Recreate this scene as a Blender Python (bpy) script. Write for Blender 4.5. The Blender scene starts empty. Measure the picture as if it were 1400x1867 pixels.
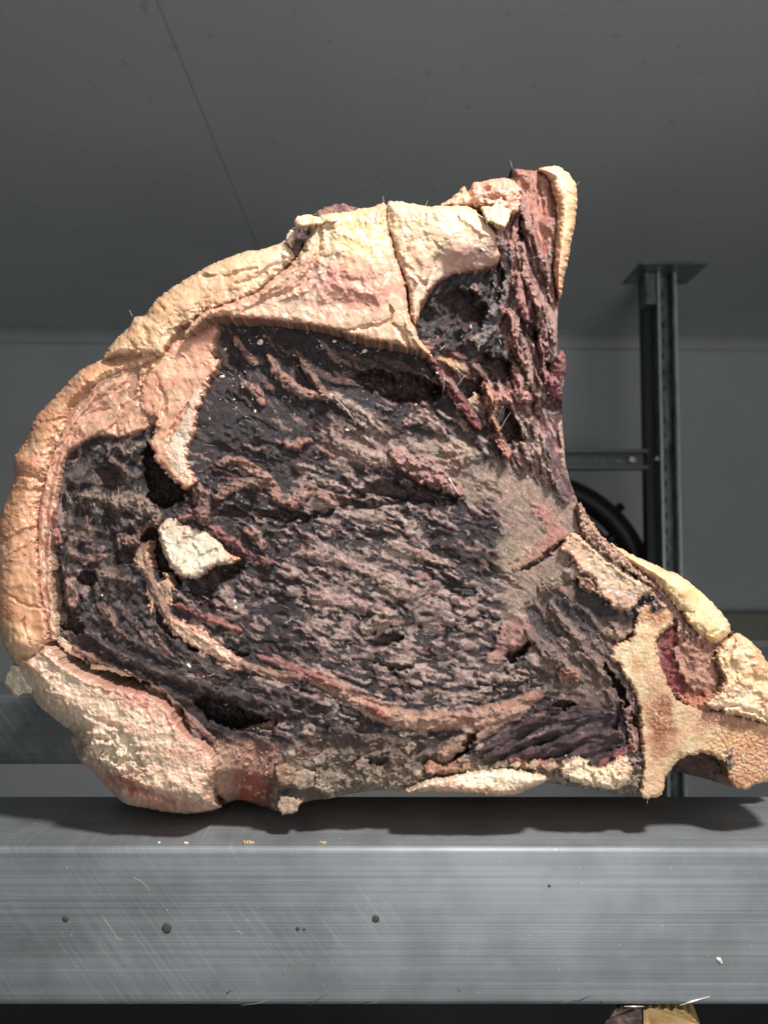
import bpy, bmesh, math, random
import numpy as np
from mathutils import Vector, Matrix, geometry

rng = random.Random(7)
np.random.seed(7)
R = math.radians
S = bpy.context.scene
COL = S.collection

# ------------------------------------------------------------------ camera
CEIL0 = 1.42 + 0.876
CAMZ = 1.42                      # lens height above the floor, metres
PITCH = R(3.17)
F = 1400.0                       # focal length in photo pixels (1400 x 1867)
cam_d = bpy.data.cameras.new('camera')
cam = bpy.data.objects.new('camera', cam_d)
COL.objects.link(cam)
cam.location = (0, 0, CAMZ)
cam.rotation_euler = (R(90) + PITCH, 0, 0)
cam_d.sensor_fit = 'VERTICAL'
cam_d.sensor_height = 36
cam_d.lens = 36 * F / 1867
cam_d.clip_start = 0.02
cam_d.clip_end = 60
cam_d.dof.use_dof = True
cam_d.dof.focus_distance = 0.405
cam_d.dof.aperture_fstop = 12
S.camera = cam

# ------------------------------------------------------------------ light
S.view_settings.view_transform = 'Standard'
S.view_settings.look = 'None'
S.view_settings.exposure = 0
W = bpy.data.worlds.new('World')
S.world = W
W.use_nodes = True
bg = W.node_tree.nodes['Background']
bg.inputs[0].default_value = (0.84, 0.94, 1.0, 1)
bg.inputs[1].default_value = 0.07

def area(name, loc, target, size, power, color, size_y=None):
    d = bpy.data.lights.new(name, 'AREA')
    d.shape = 'RECTANGLE' if size_y else 'DISK'
    d.size = size
    if size_y: d.size_y = size_y
    d.energy = power
    d.color = color
    o = bpy.data.objects.new(name, d)
    COL.objects.link(o)
    o.location = loc
    o.rotation_euler = (Vector(target) - Vector(loc)).to_track_quat('-Z', 'Y').to_euler()
    return o
area('ceiling_lamp', (0.33, -0.09, CAMZ + 0.80), (0.0, 0.42, CAMZ - 0.02), 0.12, 7.4, (1.0, 0.965, 0.92)).data.spread = R(112)
area('front_fill', (-0.35, -1.0, CAMZ + 0.78), (0.0, 0.42, CAMZ - 0.05), 0.9, 2.6, (0.90, 0.96, 1.0))  # added soft fill behind the camera, no real panel, lifts the meat face
area('ceiling_fill', (0.75, -1.8, 1.15), (0.2, 0.8, CEIL0), 1.7, 19.0, (1.0, 0.985, 0.95)).data.spread = R(130)  # added light with no real lamp behind it, brightens the ceiling

S.cycles.max_bounces = 6
S.cycles.diffuse_bounces = 3
S.cycles.glossy_bounces = 3
S.cycles.use_denoising = True

# ------------------------------------------------------------------ helpers
def U(px, py, y):
    """photo pixel (arrays ok) -> world point on the vertical plane at depth y"""
    cp, sp = math.cos(PITCH), math.sin(PITCH)
    v = (933.5 - py) / F
    t = y / (cp - v * sp)
    return (px - 700.0) / F * t, y + 0 * t, CAMZ + t * (sp + v * cp)

def tag(o, label=None, cat=None, group=None, kind=None):
    if label: o['label'] = label
    if cat: o['category'] = cat
    if group: o['group'] = group
    if kind: o['kind'] = kind
    return o

def empty(name, loc, label, cat, group=None):
    o = bpy.data.objects.new(name, None)
    o.empty_display_size = 0.05
    COL.objects.link(o)
    o.location = loc
    return tag(o, label, cat, group)

def link(name, me, mat, parent=None):
    o = bpy.data.objects.new(name, me)
    COL.objects.link(o)
    if mat is not None and not me.materials: me.materials.append(mat)
    if parent is not None:
        o.parent = parent
        o.matrix_parent_inverse = Matrix.Translation(parent.location).inverted()
    return o

def from_bm(name, bm, mat, parent=None, smooth=True):
    bmesh.ops.recalc_face_normals(bm, faces=bm.faces)
    me = bpy.data.meshes.new(name)
    bm.to_mesh(me); bm.free()
    if smooth:
        me.polygons.foreach_set('use_smooth', [True] * len(me.polygons))
    return link(name, me, mat, parent)

def bm_box(bm, x0, x1, y0, y1, z0, z1):
    vs = [bm.verts.new(p) for p in ((x0,y0,z0),(x1,y0,z0),(x1,y1,z0),(x0,y1,z0),(x0,y0,z1),(x1,y0,z1),(x1,y1,z1),(x0,y1,z1))]
    for f in ((0,1,2,3),(4,7,6,5),(0,4,5,1),(1,5,6,2),(2,6,7,3),(3,7,4,0)):
        bm.faces.new([vs[i] for i in f])
    return vs

def box(name, b, mat, parent=None, bevel=0, seg=2):
    bm = bmesh.new()
    bm_box(bm, *b)
    if bevel:
        bmesh.ops.bevel(bm, geom=list(bm.edges), offset=bevel, segments=seg, affect='EDGES', profile=0.5)
    o = from_bm(name, bm, mat, parent, smooth=False)
    return o

def bm_tube(bm, pts, rad, n=6, closed=False):
    pts = [Vector(p) for p in pts]
    rads = rad if isinstance(rad, (list, tuple)) else [rad] * len(pts)
    rings = []
    up = Vector((0, 1, 0.01))
    for i, p in enumerate(pts):
        a = pts[i - 1] if (i > 0 or closed) else p
        b = pts[(i + 1) % len(pts)] if (i < len(pts) - 1 or closed) else p
        d = (b - a).normalized()
        u = d.cross(up)
        if u.length < 1e-4: u = d.cross(Vector((1, 0, 0)))
        u.normalize(); w = d.cross(u)
        rings.append([bm.verts.new(p + rads[i] * (math.cos(2*math.pi*k/n) * u + math.sin(2*math.pi*k/n) * w)) for k in range(n)])
    m = len(rings)
    for i in range(m if closed else m - 1):
        A, B = rings[i], rings[(i + 1) % m]
        for k in range(n):
            bm.faces.new((A[k], A[(k+1) % n], B[(k+1) % n], B[k]))
    if not closed:
        bm.faces.new(rings[0][::-1]); bm.faces.new(rings[-1])

# ------------------------------------------------------------------ materials
def new_mat(name):
    m = bpy.data.materials.new(name); m.use_nodes = True
    nt = m.node_tree
    return m, nt, nt.nodes['Principled BSDF']

def noise(nt, scale, detail=4, rough=0.55, vec=None):
    n = nt.nodes.new('ShaderNodeTexNoise')
    n.inputs['Scale'].default_value = scale
    n.inputs['Detail'].default_value = detail
    n.inputs['Roughness'].default_value = rough
    if vec is not None: nt.links.new(vec, n.inputs['Vector'])
    return n

def coords(nt, scale=(1,1,1), rot=(0,0,0), loc=(0,0,0)):
    g = nt.nodes.new('ShaderNodeNewGeometry')
    mp = nt.nodes.new('ShaderNodeMapping')
    mp.inputs['Scale'].default_value = scale
    mp.inputs['Rotation'].default_value = rot
    mp.inputs['Location'].default_value = loc
    nt.links.new(g.outputs['Position'], mp.inputs['Vector'])
    return mp.outputs['Vector']

def ramp(nt, src, stops):
    r = nt.nodes.new('ShaderNodeValToRGB')
    el = r.color_ramp.elements
    while len(el) < len(stops): el.new(0.5)
    for e, (p, c) in zip(el, stops):
        e.position = p
        e.color = (c[0], c[1], c[2], 1) if hasattr(c, '__len__') else (c, c, c, 1)
    nt.links.new(src, r.inputs[0])
    return r.outputs[0]

def mixc(nt, fac, a, b, mode='MIX'):
    m = nt.nodes.new('ShaderNodeMix'); m.data_type = 'RGBA'; m.blend_type = mode
    for sock, v in ((m.inputs[0], fac), (m.inputs[6], a), (m.inputs[7], b)):
        if hasattr(v, 'is_linked'): nt.links.new(v, sock)
        elif hasattr(v, '__len__'): sock.default_value = (v[0], v[1], v[2], 1)
        else: sock.default_value = v
    return m.outputs[2]

def bump(nt, b, h, strength, dist):
    n = nt.nodes.new('ShaderNodeBump')
    n.inputs['Strength'].default_value = strength
    n.inputs['Distance'].default_value = dist
    nt.links.new(h, n.inputs['Height'])
    nt.links.new(n.outputs[0], b.inputs['Normal'])

def flesh(name, rough, spec, sss, bscale, bdist, var, speck=0.0, speck_col=(.5,.45,.4)):
    m, nt, b = new_mat(name)
    at = nt.nodes.new('ShaderNodeVertexColor'); at.layer_name = 'Col'
    n1 = noise(nt, bscale, 6, 0.7, coords(nt))
    n2 = noise(nt, bscale * 2.3, 4, 0.65, coords(nt, (1, 1, 1), (0.4, 0.7, 0.2)))
    n3 = noise(nt, bscale * 0.30, 4, 0.6, coords(nt))
    v = ramp(nt, n1.outputs[0], [(0.28, 1 - var), (0.72, 1 + var)])
    c = mixc(nt, 1.0, at.outputs[0], v, 'MULTIPLY')
    c = mixc(nt, 1.0, c, ramp(nt, n3.outputs[0], [(0.3, 1 - var*0.7), (0.7, 1 + var*0.5)]), 'MULTIPLY')
    if speck:
        pm = nt.nodes.new('ShaderNodeMath'); pm.operation = 'MULTIPLY'
        nt.links.new(ramp(nt, n2.outputs[0], [(0.56, 0), (0.70, speck)]), pm.inputs[0])
        nt.links.new(ramp(nt, n3.outputs[0], [(0.38, 0.15), (0.62, 1)]), pm.inputs[1])
        c = mixc(nt, pm.outputs[0], c, speck_col)
    nt.links.new(c, b.inputs['Base Color'])
    nt.links.new(ramp(nt, n2.outputs[0], [(0.3, rough - 0.2), (0.7, rough + 0.14)]), b.inputs['Roughness'])
    b.inputs['Specular IOR Level'].default_value = spec
    if sss:
        b.inputs['Subsurface Weight'].default_value = sss
        b.inputs['Subsurface Radius'].default_value = (1.0, 0.45, 0.22)
        b.inputs['Subsurface Scale'].default_value = 0.0035
    ad = nt.nodes.new('ShaderNodeMath'); ad.operation = 'ADD'
    nt.links.new(n1.outputs[0], ad.inputs[0]); nt.links.new(n2.outputs[0], ad.inputs[1])
    bump(nt, b, ad.outputs[0], 1.0, bdist)
    return m
M_meat = flesh('dried_lean', 0.34, 0.6, 0, 1250, 0.0008, 0.55, 0.62, (.42,.36,.33))
M_fat = flesh('dried_fat', 0.38, 0.5, 0.35, 700, 0.00005, 0.08, 0.25, (.78,.68,.54))
M_bone = flesh('sawn_bone', 0.58, 0.38, 0.10, 1000, 0.00018, 0.24, 0.3, (.74,.62,.42))

def plain(name, col, rough=0.6, metal=0.0, nscale=40, var=0.1, bdist=0.0, spec=0.4):
    m, nt, b = new_mat(name)
    n = noise(nt, nscale, 5, 0.6, coords(nt))
    c = mixc(nt, 1.0, col, ramp(nt, n.outputs[0], [(0.25, 1 - var), (0.75, 1 + var)]), 'MULTIPLY')
    nt.links.new(c, b.inputs['Base Color'])
    b.inputs['Roughness'].default_value = rough
    b.inputs['Metallic'].default_value = metal
    b.inputs['Specular IOR Level'].default_value = spec
    if bdist: bump(nt, b, n.outputs[0], 0.6, bdist)
    return m

# ------------------------------------------------------------------ the room
M_ceil, nt, b = new_mat('ceiling_paint')
n1 = noise(nt, 260, 4, 0.7, coords(nt)); n2 = noise(nt, 2.2, 3, 0.5, coords(nt)); n3 = noise(nt, 38, 2, 0.5, coords(nt))
c = mixc(nt, 1.0, (0.71, 0.75, 0.765), ramp(nt, n1.outputs[0], [(0.3, 0.90), (0.7, 1.06)]), 'MULTIPLY')
c = mixc(nt, 1.0, c, ramp(nt, n2.outputs[0], [(0.3, 0.95), (0.7, 1.03)]), 'MULTIPLY')
c = mixc(nt, 1.0, c, ramp(nt, n3.outputs[0], [(0.26, 0.8), (0.31, 1.0)]), 'MULTIPLY')
nt.links.new(c, b.inputs['Base Color']); b.inputs['Roughness'].default_value = 0.55
bump(nt, b, n1.outputs[0], 0.5, 0.0012)
M_wall = plain('wall_panel', (0.52, 0.545, 0.56), 0.5, 0, 7, 0.05, 0.0)
M_seam = plain('seam_filler', (0.24, 0.25, 0.25), 0.8)
M_joint = plain('joint_filler', (0.44, 0.46, 0.47), 0.8)
M_floor = plain('floor_coating', (0.045, 0.047, 0.05), 0.6, 0, 12, 0.15)
CEIL = CAMZ + 0.876
WY = 3.0
YAW = R(2.3)

def slab(name, b, mat, rz=0):
    o = box(name, b, mat)
    if rz:
        o.location = (0, WY, 0); o.rotation_euler = (0, 0, rz)
    return tag(o, kind='structure')
slab('ceiling', (-5, -0.36 - 0.0016, -3, 5, CEIL, CEIL + 0.1), M_ceil)
slab('ceiling', (-0.36 + 0.0016, 5, -3, 5, CEIL, CEIL + 0.1), M_ceil)
slab('ceiling_joint', (-0.3616, -0.3584, -3, 5, CEIL + 0.0015, CEIL + 0.09), M_joint)
slab('back_wall', (-6, 6, 0, 0.1, 0, CAMZ + 0.95), M_wall, YAW)
slab('floor', (-6, 6, -3, 5, -0.1, 0), M_floor)
# curved coving between wall and ceiling
bm = bmesh.new()
prof = [(0.0, CAMZ + 0.822)] + [(-0.064 + 0.062 * math.cos(a), CAMZ + 0.8225 + 0.062 - 0.06 * math.cos(0) + 0.06 * (math.sin(a))) for a in [R(x) for x in range(0, 91, 15)]]
prof = [(-0.004 - 0.056 * (1 - math.cos(a)), CAMZ + 0.822 + 0.053 * math.sin(a)) for a in [R(x) for x in range(0, 91, 10)]]
prof = [(0.01, CAMZ + 0.822)] + prof + [(-0.058, CEIL + 0.004), (0.01, CEIL + 0.004)]
r0 = [bm.verts.new((-6, y, z)) for y, z in prof]; r1 = [bm.verts.new((6, y, z)) for y, z in prof]
for i in range(len(prof)):
    j = (i + 1) % len(prof)
    bm.faces.new((r0[i], r0[j], r1[j], r1[i]))
bm.faces.new(r0); bm.faces.new(r1[::-1])
o = from_bm('coving', bm, M_wall, smooth=True); o.location = (0, WY, 0); o.rotation_euler = (0, 0, YAW)
tag(o, kind='structure')
slab('wall_bead', (-6, 6, -0.006, 0.01, CAMZ + 0.8178, CAMZ + 0.8212), M_joint, YAW)

# low bumper rail fixed along the wall, right of the post
M_rail = plain('painted_rail', (0.30, 0.29, 0.25), 0.5, 0.0, 30, 0.12)
M_rail2 = plain('rail_lip', (0.55, 0.55, 0.52), 0.45, 0.0, 30, 0.1)
t = empty('wall_rail', (1.6, 2.96, CAMZ - 0.30), 'dull grey-green bumper rail low on the back wall at far right', 'rail')
box('board', (0.9, 3.4, 2.94, 3.02, CAMZ - 0.322, CAMZ - 0.226), M_rail, t, 0.002)
box('lip', (0.9, 3.4, 2.92, 3.02, CAMZ - 0.350, CAMZ - 0.3225), M_rail2, t, 0.002)
box('top_strip', (0.9, 3.4, 2.935, 3.02, CAMZ - 0.2255, CAMZ - 0.2215), M_seam, t)

# ------------------------------------------------------------------ strut frame
M_galv, nt, b = new_mat('galvanised_steel')
n1 = noise(nt, 60, 5, 0.6, coords(nt, (1, 1, 0.35))); n2 = noise(nt, 14, 3, 0.6, coords(nt))
c = mixc(nt, ramp(nt, n1.outputs[0], [(0.35, 0.0), (0.65, 1.0)]), (0.11, 0.135, 0.135), (0.28, 0.32, 0.32))
nt.links.new(c, b.inputs['Base Color'])
b.inputs['Metallic'].default_value = 0.55
nt.links.new(ramp(nt, n2.outputs[0], [(0.3, 0.28), (0.7, 0.5)]), b.inputs['Roughness'])
M_arm = plain('arm_steel', (0.13, 0.145, 0.145), 0.45, 0.4, 50, .2)
M_dark = plain('shaded_side_steel', (0.03, 0.034, 0.036), 0.5, 0.3)
M_plastic = plain('black_plastic', (0.012, 0.012, 0.013), 0.45)
M_bolt_slot = plain('bolt_slot_zinc', (0.75, 0.74, 0.68), 0.3, 0.8)
PY = 2.33
px0, _, _ = U(1203, 800, PY); px1, _, _ = U(1238, 800, PY)
fr = empty('strut_frame', ((px0 + px1) / 2, PY, 0), 'galvanised strut post with square ceiling plate and slotted side arm', 'strut frame')
w = px1 - px0
def strut(name, parent, along, c0, c1, y0, side, mat):
    """open C channel facing the camera with a slotted back, between c0 and c1 along x or z"""
    bm = bmesh.new()
    a, b_ = side
    d = 0.05; tk = 0.003; lip = 0.011
    def bx(u0, u1, yy0, yy1, q0, q1):
        if along == 'z': bm_box(bm, u0, u1, yy0, yy1, q0, q1)
        else: bm_box(bm, q0, q1, yy0, yy1, u0, u1)
    bx(a, a + tk, y0, y0 + d, c0, c1); bx(b_ - tk, b_, y0, y0 + d, c0, c1)
    bx(a + tk, a + lip, y0, y0 + tk, c0, c1); bx(b_ - lip, b_ - tk, y0, y0 + tk, c0, c1)
    bx(a + lip - 0.002, a + lip, y0 + tk, y0 + 0.012, c0, c1); bx(b_ - lip, b_ - lip + 0.002, y0 + tk, y0 + 0.012, c0, c1)
    m0, m1 = (a + b_) / 2 - 0.0045, (a + b_) / 2 + 0.0045
    bx(a + tk, m0, y0 + d - tk, y0 + d, c0, c1); bx(m1, b_ - tk, y0 + d - tk, y0 + d, c0, c1)
    q = c0
    while q < c1 - 0.05:
        bx(m0, m1, y0 + d - tk, y0 + d, q, q + 0.03); q += 0.05
    bx(m0, m1, y0 + d - tk, y0 + d, q, c1)
    return from_bm(name, bm, mat, parent, smooth=False)
strut('channel', fr, 'z', 0.0, CEIL - 0.006, PY, (px0, px1), M_galv)
M_edge = plain('lip_highlight', (0.62, 0.68, 0.68), 0.35, 0.5, 50, .2)  # paler than the channel steel: the edge highlight is put into the colour
for ex0, ex1 in ((px0 + .0004, px0 + .0064), (px1 - .0064, px1 - .0004)):
    box('lip', (ex0, ex1, PY - .0032, PY - .0003, 0.0, CEIL - .0064), M_edge, fr)
# dark box added for the post's left side face, its shade put in the colour
box('shaded_side', (px0 - 0.026, px1 - 0.012, PY + 0.055, PY + 0.096, 0.0, CEIL - 0.0062), M_dark, fr, 0.002)
box('base_plate', (px0 - 0.075, px1 + 0.072, 2.258, 2.433, CEIL - 0.006, CEIL - 0.0005), M_galv, fr, 0.001)
box('bracket', (px0 - 0.036, px0 - 0.003, PY - 0.002, PY + 0.05, CEIL - 0.105, CEIL - 0.0062), M_galv, fr, 0.002)
_, _, za0 = U(1100, 853, PY); _, _, za1 = U(1100, 816, PY)
strut('arm', fr, 'x', -0.9, px0 - 0.0262, PY + 0.03, (za0, za1), M_arm)
xb, _, _ = U(1148, 835, PY + 0.06)
bm = bmesh.new(); bm_tube(bm, [(xb, PY + 0.04, (za0+za1)/2), (xb, PY + 0.085, (za0+za1)/2)], 0.009, 6); from_bm('bolt_slot_light', bm, M_bolt_slot, fr, False)  # light showing through the arm's slot, put in as this bright stub
xb, _, _ = U(1190, 838, PY + 0.06)
bm = bmesh.new(); bm_tube(bm, [(xb, PY + 0.02, (za0+za1)/2), (xb, PY + 0.085, (za0+za1)/2)], 0.007, 6); from_bm('bolt_slot_light', bm, M_bolt_slot, fr, False)

# ------------------------------------------------------------------ fan on the wall behind
FY = 2.55
fx, _, fz = U(967, 1089, FY)
k = FY / F
fan = empty('axial_fan', (fx, FY, fz), 'big black round fan behind the beef cut, beside the strut post', 'fan')
def torus(bm, r, rad, y, n=64, m=10):
    bm_tube(bm, [(fx + r*math.cos(2*math.pi*i/n), y, fz + r*math.sin(2*math.pi*i/n)) for i in range(n)], rad, m, True)
bm = bmesh.new(); torus(bm, 206*k, 22*k, FY, 80, 12); from_bm('shroud_ring', bm, M_plastic, fan)
bm = bmesh.new(); torus(bm, 163*k, 15*k, FY + 0.01); from_bm('inner_ring', bm, M_plastic, fan)
bm = bmesh.new(); bm_tube(bm, [(fx, FY + .09, fz), (fx, FY + .1, fz)], 172*k, 48); from_bm('housing', bm, M_plastic, fan, False)
for i in range(12):
    a = 2*math.pi*(i + 0.18)/12
    bm = bmesh.new(); bm_tube(bm, [(fx + q*k*math.cos(a), FY, fz + q*k*math.sin(a)) for q in (165, 200)], 11*k, 6)
    from_bm('ring_spoke', bm, M_plastic, fan)
bm = bmesh.new(); bm_tube(bm, [(fx, FY - 0.02, fz), (fx, FY + 0.1, fz)], 50*k, 24); from_bm('hub', bm, M_plastic, fan, False)
for i in range(6):
    a0 = 2*math.pi*i/6
    bm = bmesh.new(); g = []
    for q in range(6):
        r = (45 + 105*q/5)*k
        row = []
        for s in range(5):
            a = a0 + (s/4 - 0.5)*0.95
            row.append(bm.verts.new((fx + r*math.cos(a), FY + 0.02 + 0.035*(s/2 - 1), fz + r*math.sin(a))))
        g.append(row)
    fs = [bm.faces.new((g[q][s], g[q][s+1], g[q+1][s+1], g[q+1][s])) for q in range(5) for s in range(4)]
    bmesh.ops.solidify(bm, geom=fs, thickness=0.004)
    from_bm('blade', bm, M_plastic, fan)
a = R(45)
bm = bmesh.new(); bm_tube(bm, [(fx + q*k*math.cos(a), FY - 0.01, fz + q*k*math.sin(a)) for q in (190, 236)], 8*k, 8); from_bm('lug', bm, M_plastic, fan)
# wall stand of the fan
bm = bmesh.new(); bm_tube(bm, [(fx, FY + 0.1, fz), (fx, WY + 0.0, fz)], 24*k, 16); from_bm('wall_arm', bm, M_plastic, fan, False)

# ------------------------------------------------------------------ rack
M_alu, nt, b = new_mat('brushed_aluminium')
va = coords(nt, (2.2, 1500, 1500)); vb = coords(nt, (4.0, 330, 330)); vc = coords(nt, (1, 1, 1))
vr = coords(nt, (1, 1, 1), (0, R(-52), 0))          # turned first, stretched after: slanting scuffs
mp2 = nt.nodes.new('ShaderNodeMapping'); mp2.inputs['Scale'].default_value = (14, 14, 760)
nt.links.new(vr, mp2.inputs['Vector']); vd = mp2.outputs['Vector']
s1 = noise(nt, 1.0, 5, 0.7, va); s2 = noise(nt, 1.0, 4, 0.6, vb); s3 = noise(nt, 26, 4, 0.6, vc); s4 = noise(nt, 1.0, 4, 0.7, vd); s5 = noise(nt, 9, 3, 0.5, vc); s6 = noise(nt, 420, 3, 0.6, vc)
c = mixc(nt, ramp(nt, s1.outputs[0], [(0.30, 0), (0.70, 1)]), (0.165, 0.18, 0.195), (0.265, 0.282, 0.296))
c = mixc(nt, 1.0, c, ramp(nt, s2.outputs[0], [(0.3, 0.84), (0.7, 1.1)]), 'MULTIPLY')
c = mixc(nt, 1.0, c, ramp(nt, s3.outputs[0], [(0.32, 0.76), (0.60, 1.05)]), 'MULTIPLY')      # smudges
dm = nt.nodes.new('ShaderNodeMath'); dm.operation = 'MULTIPLY'
g5 = nt.nodes.new('ShaderNodeNewGeometry'); sx5 = nt.nodes.new('ShaderNodeSeparateXYZ'); nt.links.new(g5.outputs['Position'], sx5.inputs[0])
a5 = nt.nodes.new('ShaderNodeMath'); a5.operation = 'MULTIPLY_ADD'; a5.inputs[1].default_value = -1.6; nt.links.new(sx5.outputs[0], a5.inputs[0]); nt.links.new(s5.outputs[0], a5.inputs[2])
nt.links.new(ramp(nt, s4.outputs[0], [(0.50, 0), (0.66, 1)]), dm.inputs[0]); nt.links.new(ramp(nt, a5.outputs[0], [(0.62, 0), (0.82, 0.24)]), dm.inputs[1])
c = mixc(nt, dm.outputs[0], c, (0.55, 0.58, 0.58))                                             # diagonal scuffs
c = mixc(nt, ramp(nt, s6.outputs[0], [(0.70, 0), (0.76, 0.55)]), c, (0.82, 0.82, 0.80))        # dry specks
nt.links.new(c, b.inputs['Base Color'])
b.inputs['Metallic'].default_value = 0.30
nt.links.new(ramp(nt, s1.outputs[0], [(0.3, 0.42), (0.7, 0.58)]), b.inputs['Roughness'])
bump(nt, b, s1.outputs[0], 0.25, 0.00025)

ST = CAMZ - 0.147               # shelf top
FD = 0.395                      # front beam's front face
rack = empty('aluminium_rack', (0, FD, 0), 'brushed aluminium rack of square beams that the large beef cut stands on', 'rack')
def beam(y0, y1, z0, z1, rad, x0=-0.8995, x1=0.8995, name='beam'):
    bm = bmesh.new()
    prof = []
    for cy, cz, a0 in ((y0 + rad, z1 - rad, 90), (y0 + rad, z0 + rad, 180), (y1 - rad, z0 + rad, 270), (y1 - rad, z1 - rad, 0)):
        for i in range(7):
            a = R(a0 + 90*i/6)
            prof.append((cy + rad*math.cos(a), cz + rad*math.sin(a)))
    A = [bm.verts.new((x0, y, z)) for y, z in prof]; B = [bm.verts.new((x1, y, z)) for y, z in prof]
    for i in range(len(prof)):
        j = (i + 1) % len(prof); bm.faces.new((A[i], A[j], B[j], B[i]))
    bm.faces.new(A[::-1]); bm.faces.new(B)
    o = from_bm(name, bm, M_alu, rack, smooth=True)
    for p in o.data.polygons:
        if len(p.vertices) > 4: p.use_smooth = False
    return o
beam(FD, 0.479, ST - 0.078, ST, 0.0042)
beam(0.814, 0.90, ST - 0.072, ST, 0.004)
LOW = ST - 0.46
beam(FD, 0.479, LOW - 0.078, LOW, 0.0042)
beam(0.814, 0.90, LOW - 0.078, LOW, 0.004)
for xx in (-0.96, 0.90):
    for yy in (0.41, 0.82):
        box('upright', (xx, xx + 0.06, yy + 0.002, yy + 0.062, 0.0, ST + 0.5), M_alu, rack, 0.003)

# ------------------------------------------------------------------ beef: raster fields on the sawn face
# The sawn face is a relief: height in millimetres towards the viewer over a grid of the plane at depth D0.
D0 = 0.405
STEP = 1.5
GX0, GY0 = -70.0, 280.0
NX, NY = 1040, 816
gx = GX0 + STEP * np.arange(NX, dtype=np.float32)
gy = GY0 + STEP * np.arange(NY, dtype=np.float32)
PX, PYg = np.meshgrid(gx, gy)

def perlin(x, y, seed):
    r = np.random.RandomState(seed)
    ang = r.rand(256, 256).astype(np.float32) * 2 * np.pi
    ga, gb = np.cos(ang), np.sin(ang)
    xi = np.floor(x).astype(np.int32); yi = np.floor(y).astype(np.int32)
    fx_ = x - xi; fy_ = y - yi
    u = fx_*fx_*fx_*(fx_*(fx_*6-15)+10); v = fy_*fy_*fy_*(fy_*(fy_*6-15)+10)
    def g(i, j):
        a = (xi + i) & 255; c_ = (yi + j) & 255
        return ga[c_, a]*(fx_ - i) + gb[c_, a]*(fy_ - j)
    n0 = g(0,0); n0 = n0 + u*(g(1,0) - n0)
    n1_ = g(0,1); n1_ = n1_ + u*(g(1,1) - n1_)
    return (n0 + v*(n1_ - n0)) * 1.5

def fbm(scale, seed, octs=3, gain=0.5, sx=1.0, sy=1.0):
    t_ = 0; a = 1.0; s = 1.0 / scale
    for o_ in range(octs):
        t_ = t_ + a * perlin(PX*s*sx + 37.7*o_, PYg*s*sy + 11.3*o_, seed + o_)
        a *= gain; s *= 2.03
    return t_.astype(np.float32)

def sstep(a, b_, x):
    t_ = np.clip((x - a) / (b_ - a), 0, 1)
    return t_*t_*(3 - 2*t_)

N90 = fbm(90, 1); N45 = fbm(45, 5); N22 = fbm(22, 9); N10 = fbm(10, 13, 3, 0.6); N5 = fbm(5, 17, 2, 0.6)
M90 = fbm(100, 21); M45 = fbm(48, 25); M22 = fbm(24, 29); M10 = fbm(11, 33, 3, 0.6)

# shared index warp so that painted borders come out torn rather than drawn
WI = (M22*5 + M10*3.5 + M45*5) / STEP
WJ = (N22*5 + N10*3.5 + N45*5) / STEP
II, JJ = np.meshgrid(np.arange(NY), np.arange(NX), indexing='ij')
WIi = np.clip(np.rint(II + WI), 0, NY-1).astype(np.int32)
WJi = np.clip(np.rint(JJ + WJ), 0, NX-1).astype(np.int32)

def smooth_poly(pts, sub=4, closed=True):
    p = np.array(pts, float); n = len(p); out = []
    for i in range(n if closed else n - 1):
        p0 = p[i-1] if (closed or i > 0) else p[i]
        p1 = p[i]; p2 = p[(i+1) % n]
        p3 = p[(i+2) % n] if (closed or i + 2 < n) else p2
        for s in range(sub):
            t_ = s / sub
            out.append(0.5*((2*p1) + (-p0+p2)*t_ + (2*p0-5*p1+4*p2-p3)*t_*t_ + (-p0+3*p1-3*p2+p3)*t_**3))
    if not closed: out.append(p[-1])
    return np.array(out)

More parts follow.
